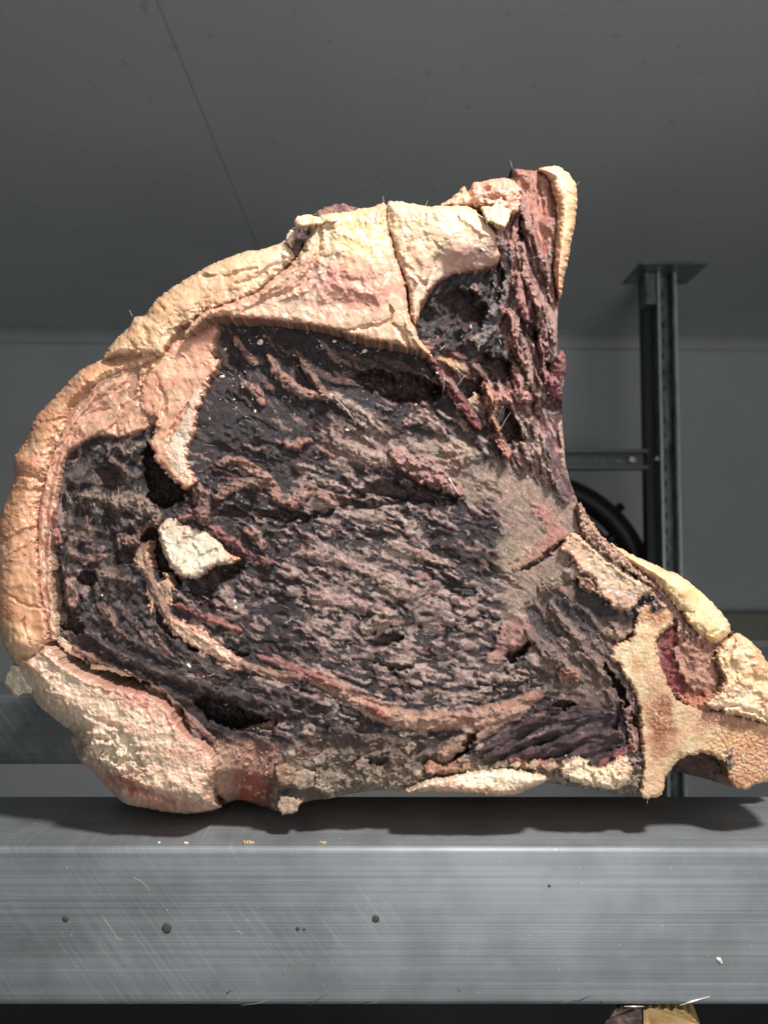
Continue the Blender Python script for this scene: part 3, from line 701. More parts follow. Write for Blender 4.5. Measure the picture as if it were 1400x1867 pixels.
# strands: (points, half width, height, colour, strength)
PINKW = A(.40,.215,.165); ORW = A(.38,.195,.135); PALE = A(.42,.30,.24)
for pts, w, hh, colr in [
  ([(428,615),(440,632),(455,652),(470,665)], 9, 3.2, PINKW), ([(490,650),(507,680),(529,701),(550,717),(571,719),(602,725)], 13, 4.5, ORW),
  ([(546,655),(564,680),(582,705),(594,722)], 8, 4, ORW), ([(440,700),(464,710),(481,738)], 10, 4, PINKW), ([(598,716),(632,737),(657,761),(682,777),(710,788)], 15, 4, PALE),
  ([(609,810),(643,818),(675,836),(706,842),(735,838)], 14, 3.2, PALE), ([(716,822),(746,850),(782,872),(818,885),(838,905)], 20, 7.5, A(.42,.21,.19)), ([(745,838),(790,845),(820,850),(838,838)], 15, 4, A(.40,.235,.2)),
  ([(396,846),(420,840),(443,843),(468,859),(495,872)], 10, 3.5, PINKW), ([(393,909),(425,889),(454,880),(489,880),(507,905),(532,926)], 13, 4, PINKW), ([(530,928),(546,903),(566,890)], 14, 4.5, PINKW),
  ([(516,806),(536,814),(550,806),(568,802)], 9, 4.5, ORW), ([(450,966),(466,980),(481,998)], 12, 3.5, PINKW), ([(580,900),(606,912),(634,908)], 12, 4, PINKW), ([(655,892),(675,900),(692,908)], 10, 4, PALE),
  ([(805,820),(830,811),(848,822),(856,840)], 13, 3.5, PALE), ([(382,960),(421,987),(457,1018),(500,1025)], 11, 4, A(.36,.15,.13)), ([(720,690),(750,700),(790,735)], 10, 2, BROWNP),
  ([(740,770),(775,760),(810,790)], 14, 2.5, MARB), ([(520,640),(560,660),(600,690),(660,700)], 9, 2.5, BROWN), ([(610,640),(670,660),(720,690),(770,720)], 9, 3, BROWN), ([(680,650),(740,670),(790,700)], 8, 3.0, BROWN),
  ([(560,1010),(640,1030),(720,1060)], 10, 2, MARB), ([(700,985),(760,1010),(830,1030)], 10, 2.4, PALE), ([(560,1085),(640,1100),(720,1120)], 12, 2.4, MARB), ([(690,1060),(740,1080),(775,1072)], 16, 3, PALE),
  ([(660,1150),(690,1135),(720,1120)], 14, 2.5, PALE), ([(820,1090),(850,1100),(880,1085)], 10, 2.5, MARB),
  ([(321,1102),(350,1112),(385,1128),(413,1140),(440,1150)], 8, 4, A(.42,.15,.12)), ([(228,830),(215,812),(200,830),(220,850),(245,870)], 9, 4, A(.20,.13,.115)),
  ([(210,920),(240,915),(270,935),(285,950)], 22, 6, A(.30,.21,.165)), ([(215,980),(245,985),(270,965),(285,945)], 15, 5, A(.32,.17,.145)), ([(145,905),(170,900),(200,915)], 11, 3, A(.30,.22,.16)), ([(130,1010),(160,1020),(190,1015)], 10, 3, A(.32,.18,.15)),
  ([(120,1060),(130,1085),(135,1105)], 15, 5, A(.42,.22,.19)), ([(180,1100),(200,1125),(210,1140)], 11, 4, A(.32,.19,.15)), ([(170,1040),(200,1050),(230,1060)], 6, 3, A(.3,.18,.15)), ([(200,1085),(225,1115),(260,1145)], 9, 3, A(.12,.08,.075)),
  ([(360,890),(368,920),(365,950)], 17, 6, A(.30,.15,.125)), ([(330,945),(355,935),(380,950)], 14, 5, A(.34,.17,.14)), ([(105,935),(100,960),(108,990)], 11, 4, A(.52,.22,.17)),
  # column
  ([(943,391),(936,441),(939,480),(946,530),(957,576),(971,612)], 10, 5, A(.42,.2,.17)), ([(929,455),(918,500),(908,545),(895,590),(870,630)], 17, 6, A(.20,.17,.165)), ([(960,415),(975,440),(988,470)], 12, 4, A(.26,.045,.045)),
  ([(950,345),(955,390),(970,440),(986,473),(1000,509),(1007,551)], 11, 5, A(.34,.19,.165)), ([(946,437),(956,485),(972,530),(986,566),(988,612),(994,660)], 12, 7, A(.40,.22,.185)),
  ([(930,565),(944,612),(957,655),(971,691),(982,725)], 14, 7, A(.36,.22,.18)), ([(915,560),(930,590),(938,630),(950,660)], 11, 5, A(.4,.18,.15)), ([(993,555),(1007,590),(1012,625)], 11, 4.5, A(.42,.24,.2)), ([(1029,645),(1020,672),(1008,700)], 14, 7, A(.38,.13,.125)),
  ([(985,680),(1000,700),(1024,720)], 17, 9, A(.22,.045,.06)), ([(905,730),(936,722),(968,726)], 15, 8, A(.46,.23,.19)), ([(935,670),(945,700),(948,720)], 12, 6, A(.36,.17,.15)), ([(880,702),(893,730),(900,760),(907,785)], 13, 8, A(.52,.25,.16)),
  ([(905,790),(914,806),(927,835)], 10, 6, A(.46,.19,.13)), ([(779,651),(807,684),(829,719),(850,748),(873,780)], 13, 7, A(.26,.07,.065)), ([(1000,800),(1005,850),(1020,890),(1035,915)], 13, 4, A(.10,.06,.066)), ([(965,760),(980,800),(985,840),(1005,880)], 15, 4.5, A(.42,.27,.21)),
  ([(940,760),(955,800),(965,840)], 12, 3, A(.3,.22,.18)), ([(1022,770),(1026,820),(1034,860)], 7, 3, A(.5,.34,.26)), ([(860,670),(890,672),(910,690)], 9, 4, A(.2,.13,.1)), ([(800,655),(830,664),(850,680)], 8, 3, A(.5,.31,.16)), ([(975,720),(985,760)], 9, 4, A(.34,.15,.14)),
  ([(860,520),(872,540),(866,555)], 9, 5, A(.3,.19,.15)), ([(990,650),(993,690)], 9, 4, A(.34,.18,.15)), ([(780,640),(800,620),(812,600)], 10, 4, A(.13,.06,.06)),
  # gristle right
  ([(1000,1100),(1040,1150),(1080,1200),(1110,1240)], 11, 3.5, A(.26,.17,.14)), ([(960,1150),(1010,1200),(1060,1240)], 13, 4, A(.22,.15,.13)), ([(985,1075),(1010,1060),(1040,1040)], 14, 3.5, A(.33,.25,.19)), ([(1020,1235),(1040,1225),(1050,1240)], 13, 4, A(.44,.19,.15)),
  ([(1100,1150),(1130,1160),(1150,1150)], 11, 3, A(.5,.32,.24)), ([(1136,1270),(1150,1320),(1156,1370)], 11, 4, A(.46,.25,.2)), ([(1085,1400),(1120,1380),(1150,1360)], 10, 3, A(.3,.08,.08)), ([(930,1385),(970,1395),(1010,1385)], 9, 3.5, A(.5,.2,.16)),
  ([(1060,1060),(1080,1075)], 13, 5, A(.46,.25,.17)), ([(670,1290),(690,1300),(705,1308)], 8, 4, A(.3,.07,.06)), ([(600,1330),(650,1345),(700,1350)], 12, 3.5, A(.1,.07,.062)), ([(800,1410),(840,1395),(860,1400)], 12, 4, A(.46,.22,.15)),
  ]:
    sl, s = stroke(pts, w); 
    if s is None: continue
    s2 = np.sqrt(np.clip(1-(1-s)**2, 0, 1))
    brk = sstep(-.55, .25, N10[sl] + .5*M22[sl] + .15*L1[sl])
    Hm[sl] += hh*s2*(.74 + .16*brk + .04*N10[sl] + .02*L1[sl]); Cm[sl] = mx(Cm[sl], sstep(.25,.8,s2 + .3*N10[sl])*(.35 + .55*brk), colr*1.08)
# long thin random strands along the fibres
rr = random.Random(11)
for _ in range(240):
    x = rr.uniform(100, 1010); y = rr.uniform(600, 1370)
    j = int((x-GX0)/STEP); i = int((y-GY0)/STEP)
    if dS[i,j] < 30 or ZT[i,j] > .3: continue
    pts = [(x,y)]
    sg = 1
    for s in range(4):
        j = min(max(int((x-GX0)/STEP),0),NX-1); i = min(max(int((y-GY0)/STEP),0),NY-1)
        a = TH[i,j] + rr.uniform(-.35,.35); l = rr.uniform(6, 15)
        x += l*VX[i,j]*1.0; y += l*VY[i,j]; pts.append((x + rr.uniform(-2,2), y + rr.uniform(-2,2)))
    w = rr.uniform(4, 9)
    sl, s = stroke(pts, w, 1.0, True, 2)
    if s is None: continue
    colr = rr.choice([MARB, GREY, PINKW, BROWN, BROWNP, BLACK, BLACK, MARB])
    Hm[sl] += rr.uniform(.2, .8)*np.sqrt(s); Cm[sl] = mx(Cm[sl], sstep(.2,.8,s)*.7, colr)

# holes, slots and tears: (outline, depth, soft)
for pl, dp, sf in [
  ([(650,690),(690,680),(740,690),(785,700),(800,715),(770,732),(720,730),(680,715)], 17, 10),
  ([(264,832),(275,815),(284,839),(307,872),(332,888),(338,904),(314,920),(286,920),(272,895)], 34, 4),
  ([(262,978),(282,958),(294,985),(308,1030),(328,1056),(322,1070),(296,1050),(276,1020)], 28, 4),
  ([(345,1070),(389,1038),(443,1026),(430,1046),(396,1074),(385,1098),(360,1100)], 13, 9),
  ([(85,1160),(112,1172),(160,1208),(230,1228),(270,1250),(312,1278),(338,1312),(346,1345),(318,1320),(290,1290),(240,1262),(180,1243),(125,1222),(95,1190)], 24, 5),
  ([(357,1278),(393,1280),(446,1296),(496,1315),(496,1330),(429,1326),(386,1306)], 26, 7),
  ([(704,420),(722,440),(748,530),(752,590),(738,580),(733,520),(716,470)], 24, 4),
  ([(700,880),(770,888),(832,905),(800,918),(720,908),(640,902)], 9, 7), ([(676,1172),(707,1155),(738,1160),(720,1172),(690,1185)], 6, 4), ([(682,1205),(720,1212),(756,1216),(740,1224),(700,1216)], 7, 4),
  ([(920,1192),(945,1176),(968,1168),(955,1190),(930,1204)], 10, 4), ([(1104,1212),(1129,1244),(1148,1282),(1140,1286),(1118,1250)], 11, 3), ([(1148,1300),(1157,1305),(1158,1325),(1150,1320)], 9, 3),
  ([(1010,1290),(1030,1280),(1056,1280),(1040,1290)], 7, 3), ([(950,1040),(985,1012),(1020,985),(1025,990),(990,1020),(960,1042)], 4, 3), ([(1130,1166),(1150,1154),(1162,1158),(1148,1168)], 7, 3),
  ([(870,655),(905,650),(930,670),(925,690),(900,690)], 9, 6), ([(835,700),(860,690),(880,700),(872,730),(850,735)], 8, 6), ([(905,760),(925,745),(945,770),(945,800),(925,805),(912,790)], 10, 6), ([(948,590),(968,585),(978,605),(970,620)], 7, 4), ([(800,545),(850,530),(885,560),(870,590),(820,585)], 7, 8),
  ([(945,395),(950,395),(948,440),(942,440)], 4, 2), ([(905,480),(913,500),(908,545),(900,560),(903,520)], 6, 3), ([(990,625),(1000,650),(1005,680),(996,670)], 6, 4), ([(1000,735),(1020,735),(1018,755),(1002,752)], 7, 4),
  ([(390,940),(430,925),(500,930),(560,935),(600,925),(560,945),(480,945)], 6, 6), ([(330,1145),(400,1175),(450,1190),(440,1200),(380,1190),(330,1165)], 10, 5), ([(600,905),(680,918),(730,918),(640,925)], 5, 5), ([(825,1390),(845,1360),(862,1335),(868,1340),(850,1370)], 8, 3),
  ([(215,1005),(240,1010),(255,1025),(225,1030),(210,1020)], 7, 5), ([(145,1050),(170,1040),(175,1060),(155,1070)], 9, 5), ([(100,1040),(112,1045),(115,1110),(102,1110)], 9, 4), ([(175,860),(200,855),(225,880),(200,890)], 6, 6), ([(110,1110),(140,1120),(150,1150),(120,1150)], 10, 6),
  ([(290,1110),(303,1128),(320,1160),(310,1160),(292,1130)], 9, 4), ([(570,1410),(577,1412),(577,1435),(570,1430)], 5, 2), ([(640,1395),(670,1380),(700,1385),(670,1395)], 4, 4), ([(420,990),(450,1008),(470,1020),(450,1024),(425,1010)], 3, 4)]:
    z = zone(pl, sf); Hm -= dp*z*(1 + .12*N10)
    Cm = mx(Cm, z*.8, A(.045,.020,.020))  # shade inside the holes put into the colour, near-black red-brown
# tears that follow the fibres in the eye
for _ in range(70):
    x = rr.uniform(390, 930); y = rr.uniform(640, 1290)
    pts = [(x,y)]
    for s in range(4):
        j = min(max(int((x-GX0)/STEP),0),NX-1); i = min(max(int((y-GY0)/STEP),0),NY-1)
        l = rr.uniform(8, 20); x += l*VX[i,j]; y += l*VY[i,j]; pts.append((x,y))
    sl, s = stroke(pts, rr.uniform(4,8), 1.2, True, 2)
    if s is not None: Hm[sl] -= rr.uniform(.6,1.8)*sstep(0,.8,s)

# ------------- turning a field into a mesh
def grid_mesh(name, D, H, C, mat, parent, back, label=None):
    """skin over {D>0} with its rim snapped to the outline and a skirt that runs straight back to depth `back`"""
    keep = D > -STEP*0.75
    cell = (keep[:-1,:-1] & keep[1:,:-1] & keep[:-1,1:] & keep[1:,1:]) & ((D[:-1,:-1] > 0) | (D[1:,:-1] > 0) | (D[:-1,1:] > 0) | (D[1:,1:] > 0))
    used = np.zeros(D.shape, bool)
    used[:-1,:-1] |= cell; used[1:,:-1] |= cell; used[:-1,1:] |= cell; used[1:,1:] |= cell
    idx = -np.ones(D.shape, np.int64); n = int(used.sum()); idx[used] = np.arange(n)
    gyD, gxD = np.gradient(D, STEP)
    gl = np.maximum(np.hypot(gxD, gyD), .3)
    near = used & (D < 0.75*STEP)
    X = PX.copy(); Y = PYg.copy()
    X[near] -= (D*gxD/gl/gl)[near]; Y[near] -= (D*gyD/gl/gl)[near]
    dep = D0 - H[used]*0.001
    wx, wy, wz = U(X[used], Y[used], dep)
    a, b_, c_, d_ = idx[:-1,:-1][cell], idx[:-1,1:][cell], idx[1:,1:][cell], idx[1:,:-1][cell]
    quads = np.stack([a, d_, c_, b_], 1)
    # rim edges
    E = np.concatenate([quads[:, [0,1]], quads[:, [1,2]], quads[:, [2,3]], quads[:, [3,0]]])
    key = np.minimum(E[:,0],E[:,1])*np.int64(n) + np.maximum(E[:,0],E[:,1])
    _, inv, cnt = np.unique(key, return_inverse=True, return_counts=True)
    rim = E[cnt[inv] == 1]
    rv = np.unique(rim); rmap = -np.ones(n, np.int64); rmap[rv] = n + np.arange(len(rv))
    sk = np.stack([rim[:,1], rim[:,0], rmap[rim[:,0]], rmap[rim[:,1]]], 1)
    vx = np.concatenate([wx, wx[rv]]); vy = np.concatenate([wy, np.maximum(wy[rv] + .001, back)]); vz = np.concatenate([wz, wz[rv]])
    F4 = np.concatenate([quads, sk]).astype(np.int32)
    me = bpy.data.meshes.new(name)
    me.vertices.add(len(vx)); me.vertices.foreach_set('co', np.stack([vx, vy, vz], 1).astype(np.float32).ravel())
    me.loops.add(F4.size); me.loops.foreach_set('vertex_index', F4.ravel())
    me.polygons.add(len(F4)); me.polygons.foreach_set('loop_start', np.arange(0, F4.size, 4, dtype=np.int32))
    me.polygons.foreach_set('use_smooth', np.ones(len(F4), bool))
    col = np.ones((len(vx), 4), np.float32); cc = C[used]; col[:n,:3] = cc; col[n:,:3] = cc[rv]
    at = me.color_attributes.new('Col', 'FLOAT_COLOR', 'POINT'); at.data.foreach_set('color', np.clip(col,0,.9).ravel())
    me.update(calc_edges=True); me.validate()
    o = link(name, me, mat, parent)
    if label: o['label'] = label
    return o

def dome(d, rad):
    t_ = np.clip(d/rad, 0, 1)
    return np.sqrt(np.clip(1 - (1 - t_)**2, 0, 1))

BC = (0.0, 0.60, ST)
beef = empty('beef_cut', BC, 'huge dry-aged beef rib cut with black marbled lean standing upright on the beam', 'meat')

# base lean face: sinks and rounds away at the silhouette, a little inside the fat parts
Dm = dS - 3.0 + .8*N10
Hb = Hm + 9*(dome(Dm, 26) - 1) + 14*sstep(0,1,0)*0
Hb = Hb - 34*sstep(70, 0, dS)*zone([(-60,1215),(60,1205),(300,1300),(400,1400),(560,1440),(560,1520),(-60,1520)], 14, False) - 20*zone([(-60,1215),(60,1208),(200,1300),(330,1390),(380,1500),(-60,1520)], 16, False)
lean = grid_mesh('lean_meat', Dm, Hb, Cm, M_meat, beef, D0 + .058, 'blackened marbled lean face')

fat_n = lambda: (0.9*N45 + .26*N22 + .03*N10)
def fatcol(base, alts):
    c_ = np.zeros((NY,NX,3), np.float32) + base
    for m, colr in alts: c_ = mx(c_, m, colr)
    c_ = mx(c_, sstep(-.1,.8,N45 + .4*N22)*.30, FAT_PINK); c_ = mx(c_, sstep(.15,.75,N22 + .15*N10)*.28, FAT_PINK); c_ = mx(c_, sstep(.3,.9,M22 - .15*N10)*.20, FAT_WHITE)
    c_ = mx(c_, sstep(.5,.9,M10)*.14, FAT_WHITE); c_ = mx(c_, sstep(.5,1.,N10 + .3*M45)*.15, FAT_TAN*.8)
    c_ = mx(c_, PLg*.12, FAT_WHITE); c_ = mx(c_, PLf*.10, FAT_CREAM); c_ = mx(c_, CR1*.35, A(.30,.15,.09)); c_ *= (1 + .04*N10 + .09*N22)[..., None]; c_ = .96*np.clip(c_, 0, 1)**A(1.12, 1.14, 1.08)
    return c_

def fat_part(name, poly, h0, rad, drop, C, mat=None, extra=None, rag=1.6, back=None, label=None, noise_amp=1.0, cr=0.4, inner=None):
    d = sdf(poly, 40) + rag*(.8*N10 + .6*N22 + .15*N5)
    d = d + {'fat_flap': .2, 'fat_lobe': .3, 'fat_rim': .6, 'rib_tip': .5, 'fascia_band': .25, 'fat_strip': .3, 'backbone': .6}.get(name, 1.0)*(1 - sstep(40, 12, dS))*(2.0*N10 + 2.6*M22 + .5*N5)       # torn inner edges
    e_ = inner if inner is not None else min(drop, 3.2)
    rim_ = sstep(80, 18, dS)
    H = h0 + (e_*(dome(d, min(rad, 11)) - 1))*(1 - rim_) + rim_*drop*(dome(d, rad) - 1) + noise_amp*(fat_n() + 0.09*PLf + .08*PLg) - cr*(1.1*CR1 + .45*CR2*sstep(.0,.6,M45))
    if extra is not None: H = H + extra
    C = mx(C, (1 - sstep(1, 11 + 3*N10, d))*(1 - rim_)*.55, A(.40,.19,.145))
    return grid_mesh(name, d, H.astype(np.float32), C, mat or M_fat, beef, back or (D0 + .012), label)

def lines(defs):
    """creases (negative) and folds (positive) as one field"""
    o = np.zeros((NY,NX), np.float32)
    for pts, w, hh in defs:
        sl, s = stroke(pts, w*1.45, .7)
        if s is not None: o[sl] += .85*hh*(sstep(0,1,s))**1.3*(.75 + .5*N22[sl])
    return o
def blob(x, y, rx, ry=None, ang=0):
    ry = ry or rx; ca, sa = math.cos(R(ang)), math.sin(R(ang))
    u = ((PX-x)*ca + (PYg-y)*sa)/rx + .25*N22; v = (-(PX-x)*sa + (PYg-y)*ca)/ry + .25*M22
    return np.exp(-(u*u + v*v)).astype(np.float32)

# 1 outer fat rim, left
P = [(194,654),(172,662),(150,674),(130,690),(110,714),(80,744),(64,762),(52,790),(47,807),(35,820),(25,838),(28,862),(24,880),(9,920),(-1,950),(-8,1000),(-10,1050),(-6,1110),(2,1160),(14,1188),(30,1204),(62,1198),(84,1172),(88,1140),(78,1100),(72,1060),(70,1010),(70,950),(80,890),(92,845),(116,790),(143,745),(190,703),(240,676),(290,650),(275,642),(230,648)]
C = fatcol(FAT_TAN, [(sstep(-.2,.7,N90)*.7, FAT_CREAM), (sstep(0,.8,M45)*.5, FAT_PINK), (sstep(.35,.8,N45)*.45, FAT_OR), (blob(40,1060,40,90)*.3, FAT_OR), (blob(15,1000,14,50)*.35, BROWN*2)])
fat_part('fat_rim', P, 7, 34, 17, C, extra=lines([([(160,712),(185,698),(205,695)],6,-3),([(28,863),(60,868),(80,880)],5,-3.5),([(0,985),(50,960),(70,955)],4,1.5),([(2,1015),(60,985)],4,1.2),([(10,1080),(50,1105),(85,1110)],4,-1.5),([(45,1125),(44,1150),(60,1175)],4,-2.5),([(55,765),(90,770),(120,760)],5,-2),([(148,690),(160,700),(155,720)],5,-2)]) + 3*blob(48,1168,20,20) + 2*blob(70,850,20) + 2.5*blob(150,690,16), label='tan and cream outer fat rim')
# 2 layered fascia band inside the rim
P = [(292,648),(245,673),(190,700),(143,742),(116,786),(92,842),(80,888),(70,950),(70,1010),(72,1060),(80,1105),(90,1150),(98,1168),(104,1150),(97,1100),(93,1050),(94,1000),(100,950),(104,900),(112,855),(120,830),(155,802),(189,793),(218,797),(250,787),(272,774),(262,730),(258,700)]
C = fatcol(A(.56,.34,.22), [(sstep(-.2,.6,M45)*.6, FAT_PINK), (sstep(.0,.7,N45)*.6, A(.66,.47,.30)), (sstep(88,96,PX)*sstep(940,1000,PYg)*.7, FAT_WHITE), (blob(95,960,14,20)*.9, A(.52,.16,.11))])
ex = lines([([(250,690),(180,730),(130,790),(100,850),(85,950),(84,1060),(90,1130)],6,-3.2),([(240,725),(245,690),(260,672)],11,-7),([(200,745),(160,760),(128,810)],5,-1.8),([(215,795),(215,765),(225,740)],6,-3),([(233,790),(236,765)],6,1.6)]) + .5*L2
fat_part('fascia_band', P, 4.5, 9, 4, C, extra=ex*.8, inner=1.6, label='layered pinkish fascia band')
# 3 fold of fat between the two lean muscles
P = [(258,672),(296,640),(325,622),(362,606),(388,592),(400,600),(392,630),(389,652),(402,655),(394,680),(381,695),(370,722),(358,762),(350,800),(342,826),(347,852),(358,876),(345,892),(328,886),(311,870),(298,856),(282,838),(277,806),(283,780),(280,758),(262,758),(252,720),(254,690)]
C = fatcol(A(.64,.37,.24), [(sstep(-.1,.7,M45)*.55, FAT_CREAM), (sstep(.1,.8,N45)*.6, FAT_PINK), (blob(385,605,25)*.6, A(.55,.25,.2)), (blob(270,665,25,20)*.7, A(.72,.48,.22)), (zone([(368,700),(356,765),(346,815),(352,850),(328,868),(312,845),(304,815),(312,792),(335,760),(352,720)],6)*.85, A(.62,.57,.45)), (blob(340,880,18,10)*.7, A(.66,.42,.26))])
ex = lines([([(290,700),(300,725),(302,745),(292,775)],5,-3),([(345,735),(325,765),(312,790),(302,818)],5,-3.5),([(255,720),(262,690),(275,665)],7,-4),([(300,640),(285,660),(262,680)],5,1.5),([(330,640),(345,660)],4,1.2)]) + 1.4*zone([(356,765),(346,815),(352,850),(328,868),(312,845),(304,815)],6)*.15*(N10+N5) + 2*blob(345,885,12,8)
fat_part('fat_fold', P, 6, 14, 8, C, extra=ex, inner=3.5, label='peach fat fold with a chalky white edge')
# 4 upper outer fat
P = [(192,655),(197,638),(212,618),(235,597),(246,578),(266,573),(285,546),(318,522),(345,505),(372,490),(402,475),(440,461),(480,453),(507,446),(521,437),(534,452),(537,473),(514,495),(486,518),(470,529),(436,546),(400,558),(371,569),(345,590),(321,604),(305,632),(292,648),(240,650)]
C = fatcol(FAT_CREAM, [(sstep(0,.7,N45)*.3, FAT_YEL*.95), (blob(400,540,60,30)*.3, FAT_PINK), (blob(245,610,30,40)*.6, FAT_TAN), (blob(300,560,30)*.5, FAT_OR*1.05), (sstep(420,520,PX)*.6, FAT_WHITE)])
ex = lines([([(320,526),(370,505),(415,500),(470,490)],5,-2.5),([(372,492),(400,500),(440,492)],6,2.4),([(430,515),(470,505),(490,490),(505,480)],6,-2.5),([(246,580),(262,600),(270,625)],7,-3),([(285,548),(300,565)],7,-2),([(225,610),(250,640)],6,-1.5)])
fat_part('fat_cap', P, 11, 26, 15, C, extra=ex, label='pale yellow upper fat cap')
# 5 big central fat flap
P = [(336,612),(345,594),(371,569),(400,560),(436,547),(470,532),(493,511),(520,492),(540,472),(556,440),(566,418),(572,400),(586,390),(610,386),(650,381),(680,377),(703,371),(706,410),(714,440),(722,472),(731,496),(738,518),(742,548),(744,572),(757,600),(764,618),(788,650),(764,640),(737,633),(704,624),(657,617),(611,602),(570,594),(529,588),(495,584),(461,581),(425,580),(388,578),(362,592),(346,608)]
C = fatcol(A(.62,.44,.29), [(sstep(-.1,.6,N45)*.4, FAT_CREAM), (np.clip(1.3*blob(650,430,60,45),0,1)*.9, A(.68,.57,.31)), (np.clip(1.4*blob(630,520,80,40,15),0,1)*.9, A(.62,.31,.24)), (blob(690,540,40,30)*.7, FAT_PINK), (blob(560,560,90,25,12)*.45, A(.55,.40,.33)), (blob(470,545,50,14,-25)*.5, FAT_PINK), (sstep(.4,.8,M22)*.25, FAT_WHITE), (blob(720,570,18)*.7, FAT_CREAM), (blob(585,490,22,40)*.3, A(.6,.5,.45))])
ex = lines([([(588,402),(582,440),(576,470),(557,510),(525,532),(480,550),(443,568)],7,-3.6),([(570,420),(562,450),(545,480),(515,510),(480,535)],7,2.4),([(632,603),(670,596),(704,588),(714,570),(712,558)],5,-3.4),([(716,590),(735,612),(745,632)],6,-3.5),([(740,590),(752,610),(772,638)],7,2.2),([(640,520),(680,535),(700,520)],12,1.2),([(600,540),(650,560),(690,555)],12,-1),([(500,545),(530,520),(555,505)],4,-1.4),([(700,375),(698,400),(700,430)],4,-1.6),([(600,392),(590,410)],6,1.5),([(388,570),(440,560),(500,545),(560,530)],6,1.6)]) + 3.5*blob(650,470,75,70) - 2*blob(580,560,60,20)
fat_part('fat_flap', P, 15, 20, 10, C, extra=ex, label='large creased cream fat flap')
# 6 right top flap
P = [(704,373),(720,366),(750,371),(775,376),(800,375),(835,374),(852,376),(872,387),(888,405),(901,424),(907,450),(910,476),(895,486),(872,493),(857,494),(830,500),(806,508),(790,522),(778,538),(768,556),(758,590),(750,580),(747,556),(744,530),(735,500),(724,470),(714,440),(706,415)]
C = fatcol(A(.63,.49,.32), [(sstep(-.1,.6,M45)*.5, A(.68,.56,.35)), (np.clip(1.4*blob(850,475,55,30,-20),0,1)*.9, A(.52,.33,.28)), (blob(790,520,30,25)*.8, A(.60,.44,.37)), (blob(735,520,14,60,20)*.6, A(.66,.42,.20)), (blob(765,395,14)*.6, FAT_WHITE), (sstep(.4,.8,N22)*.3, FAT_WHITE)])
ex = lines([([(708,420),(722,455),(745,490),(775,520)],6,-2.6),([(728,462),(745,490),(762,515)],9,2.4),([(798,465),(785,500),(776,520)],4,-2.2),([(790,440),(808,458)],3,-1.6),([(776,512),(774,530)],4,-3),([(835,390),(860,410),(890,430)],7,1.4)]) + 2.5*blob(800,430,60,50) - 8*sstep(440,510,PYg)*sstep(770,820,PX)
fat_part('fat_flap', P, 14, 16, 9, C, extra=ex, label='cream fat flap under the upright tip')
# 7 flesh lumps at the foot of the tip
P = [(800,376),(825,360),(846,340),(853,351),(862,333),(880,331),(900,327),(920,324),(938,330),(946,345),(950,372),(936,396),(912,386),(884,374),(852,377)]
C = fatcol(A(.66,.38,.26), [(sstep(-.1,.6,N22)*.7, A(.58,.25,.2)), (sstep(.1,.7,M22)*.6, FAT_CREAM), (blob(838,355,18,12)*.8, A(.72,.52,.33))])
fat_part('fat_lump', P, 10, 12, 8, C, extra=2*blob(905,345,30,14) - 3*blob(855,352,6,20) + 1.5*N22 + 2.5*lines([([(850,376),(880,362),(920,362)],8,-1)]), label='pinkish crumpled fat lump')
# 8 fat strip down the right edge of the tip
P = [(980,308),(1004,302),(1018,304),(1030,311),(1044,325),(1052,350),(1051,378),(1047,410),(1041,441),(1034,480),(1027,510),(1021,545),(1014,530),(1008,495),(1009,460),(1013,405),(1012,373),(1003,338),(995,320)]
C = fatcol(A(.72,.50,.29), [(sstep(400,330,PYg)*.6, FAT_CREAM), (sstep(0,.6,N45)*.5, FAT_OR*1.1), (blob(1005,325,14,22)*.8, FAT_WHITE), (sstep(430,520,PYg)*.5, A(.58,.33,.2))])
fat_part('fat_strip', P, 9, 18, 13, C, label='cream fat strip down the right of the upright tip')
# 9 vertebra
P = [(1175,1101),(1190,1096),(1206,1097),(1224,1115),(1227,1136),(1216,1148),(1205,1156),(1198,1171),(1200,1200),(1211,1229),(1221,1257),(1239,1279),(1268,1289),(1296,1294),(1330,1300),(1375,1312),(1450,1330),(1440,1390),(1404,1420),(1379,1430),(1357,1440),(1332,1430),(1322,1400),(1314,1386),(1293,1375),(1257,1377),(1236,1386),(1221,1404),(1212,1420),(1206,1450),(1168,1454),(1168,1425),(1171,1396),(1166,1343),(1164,1300),(1158,1271),(1146,1246),(1132,1225),(1131,1214),(1115,1202),(1114,1186),(1129,1171),(1153,1165),(1155,1143),(1163,1112)]
C = fatcol(B_CREAM*.92, [(sstep(.1,.7,M22)*.35, FAT_WHITE), (blob(1190,1122,32,22), B_BROWN*1.25), (blob(1160,1210,12,20,-30)*.7, B_BROWN*1.3), (np.clip(1.5*blob(1202,1315,26,55),0,1), B_BROWN*.9), (blob(1215,1350,28,34)*.8, B_BROWN), (np.clip(1.4*blob(1325,1312,62,28,10),0,1), B_RED*.8), (sstep(1230,1330,PX)*sstep(1300,1350,PYg)*.75, B_TAN), (blob(1380,1370,60,50)*.65, B_RED*1.2), (blob(1350,1420,40,14)*.7, B_RED), (blob(1190,1420,22,26)*.6, A(.64,.36,.22)), (blob(1176,1380,10,60)*.4, A(.74,.56,.33)), (blob(1140,1190,26,14)*.6, FAT_WHITE)])
spong = np.clip(blob(1200,1315,26,50) + blob(1320,1312,55,25,10) + blob(1190,1122,26,16) + sstep(1260,1330,PX)*sstep(1310,1350,PYg), 0, 1)
C = mx(C, spong*CRP*.45*sstep(-.2,.4,N22), A(.16,.06,.035)); C = mx(C, spong*sstep(.5,.8,N10)*.5, B_CREAM)
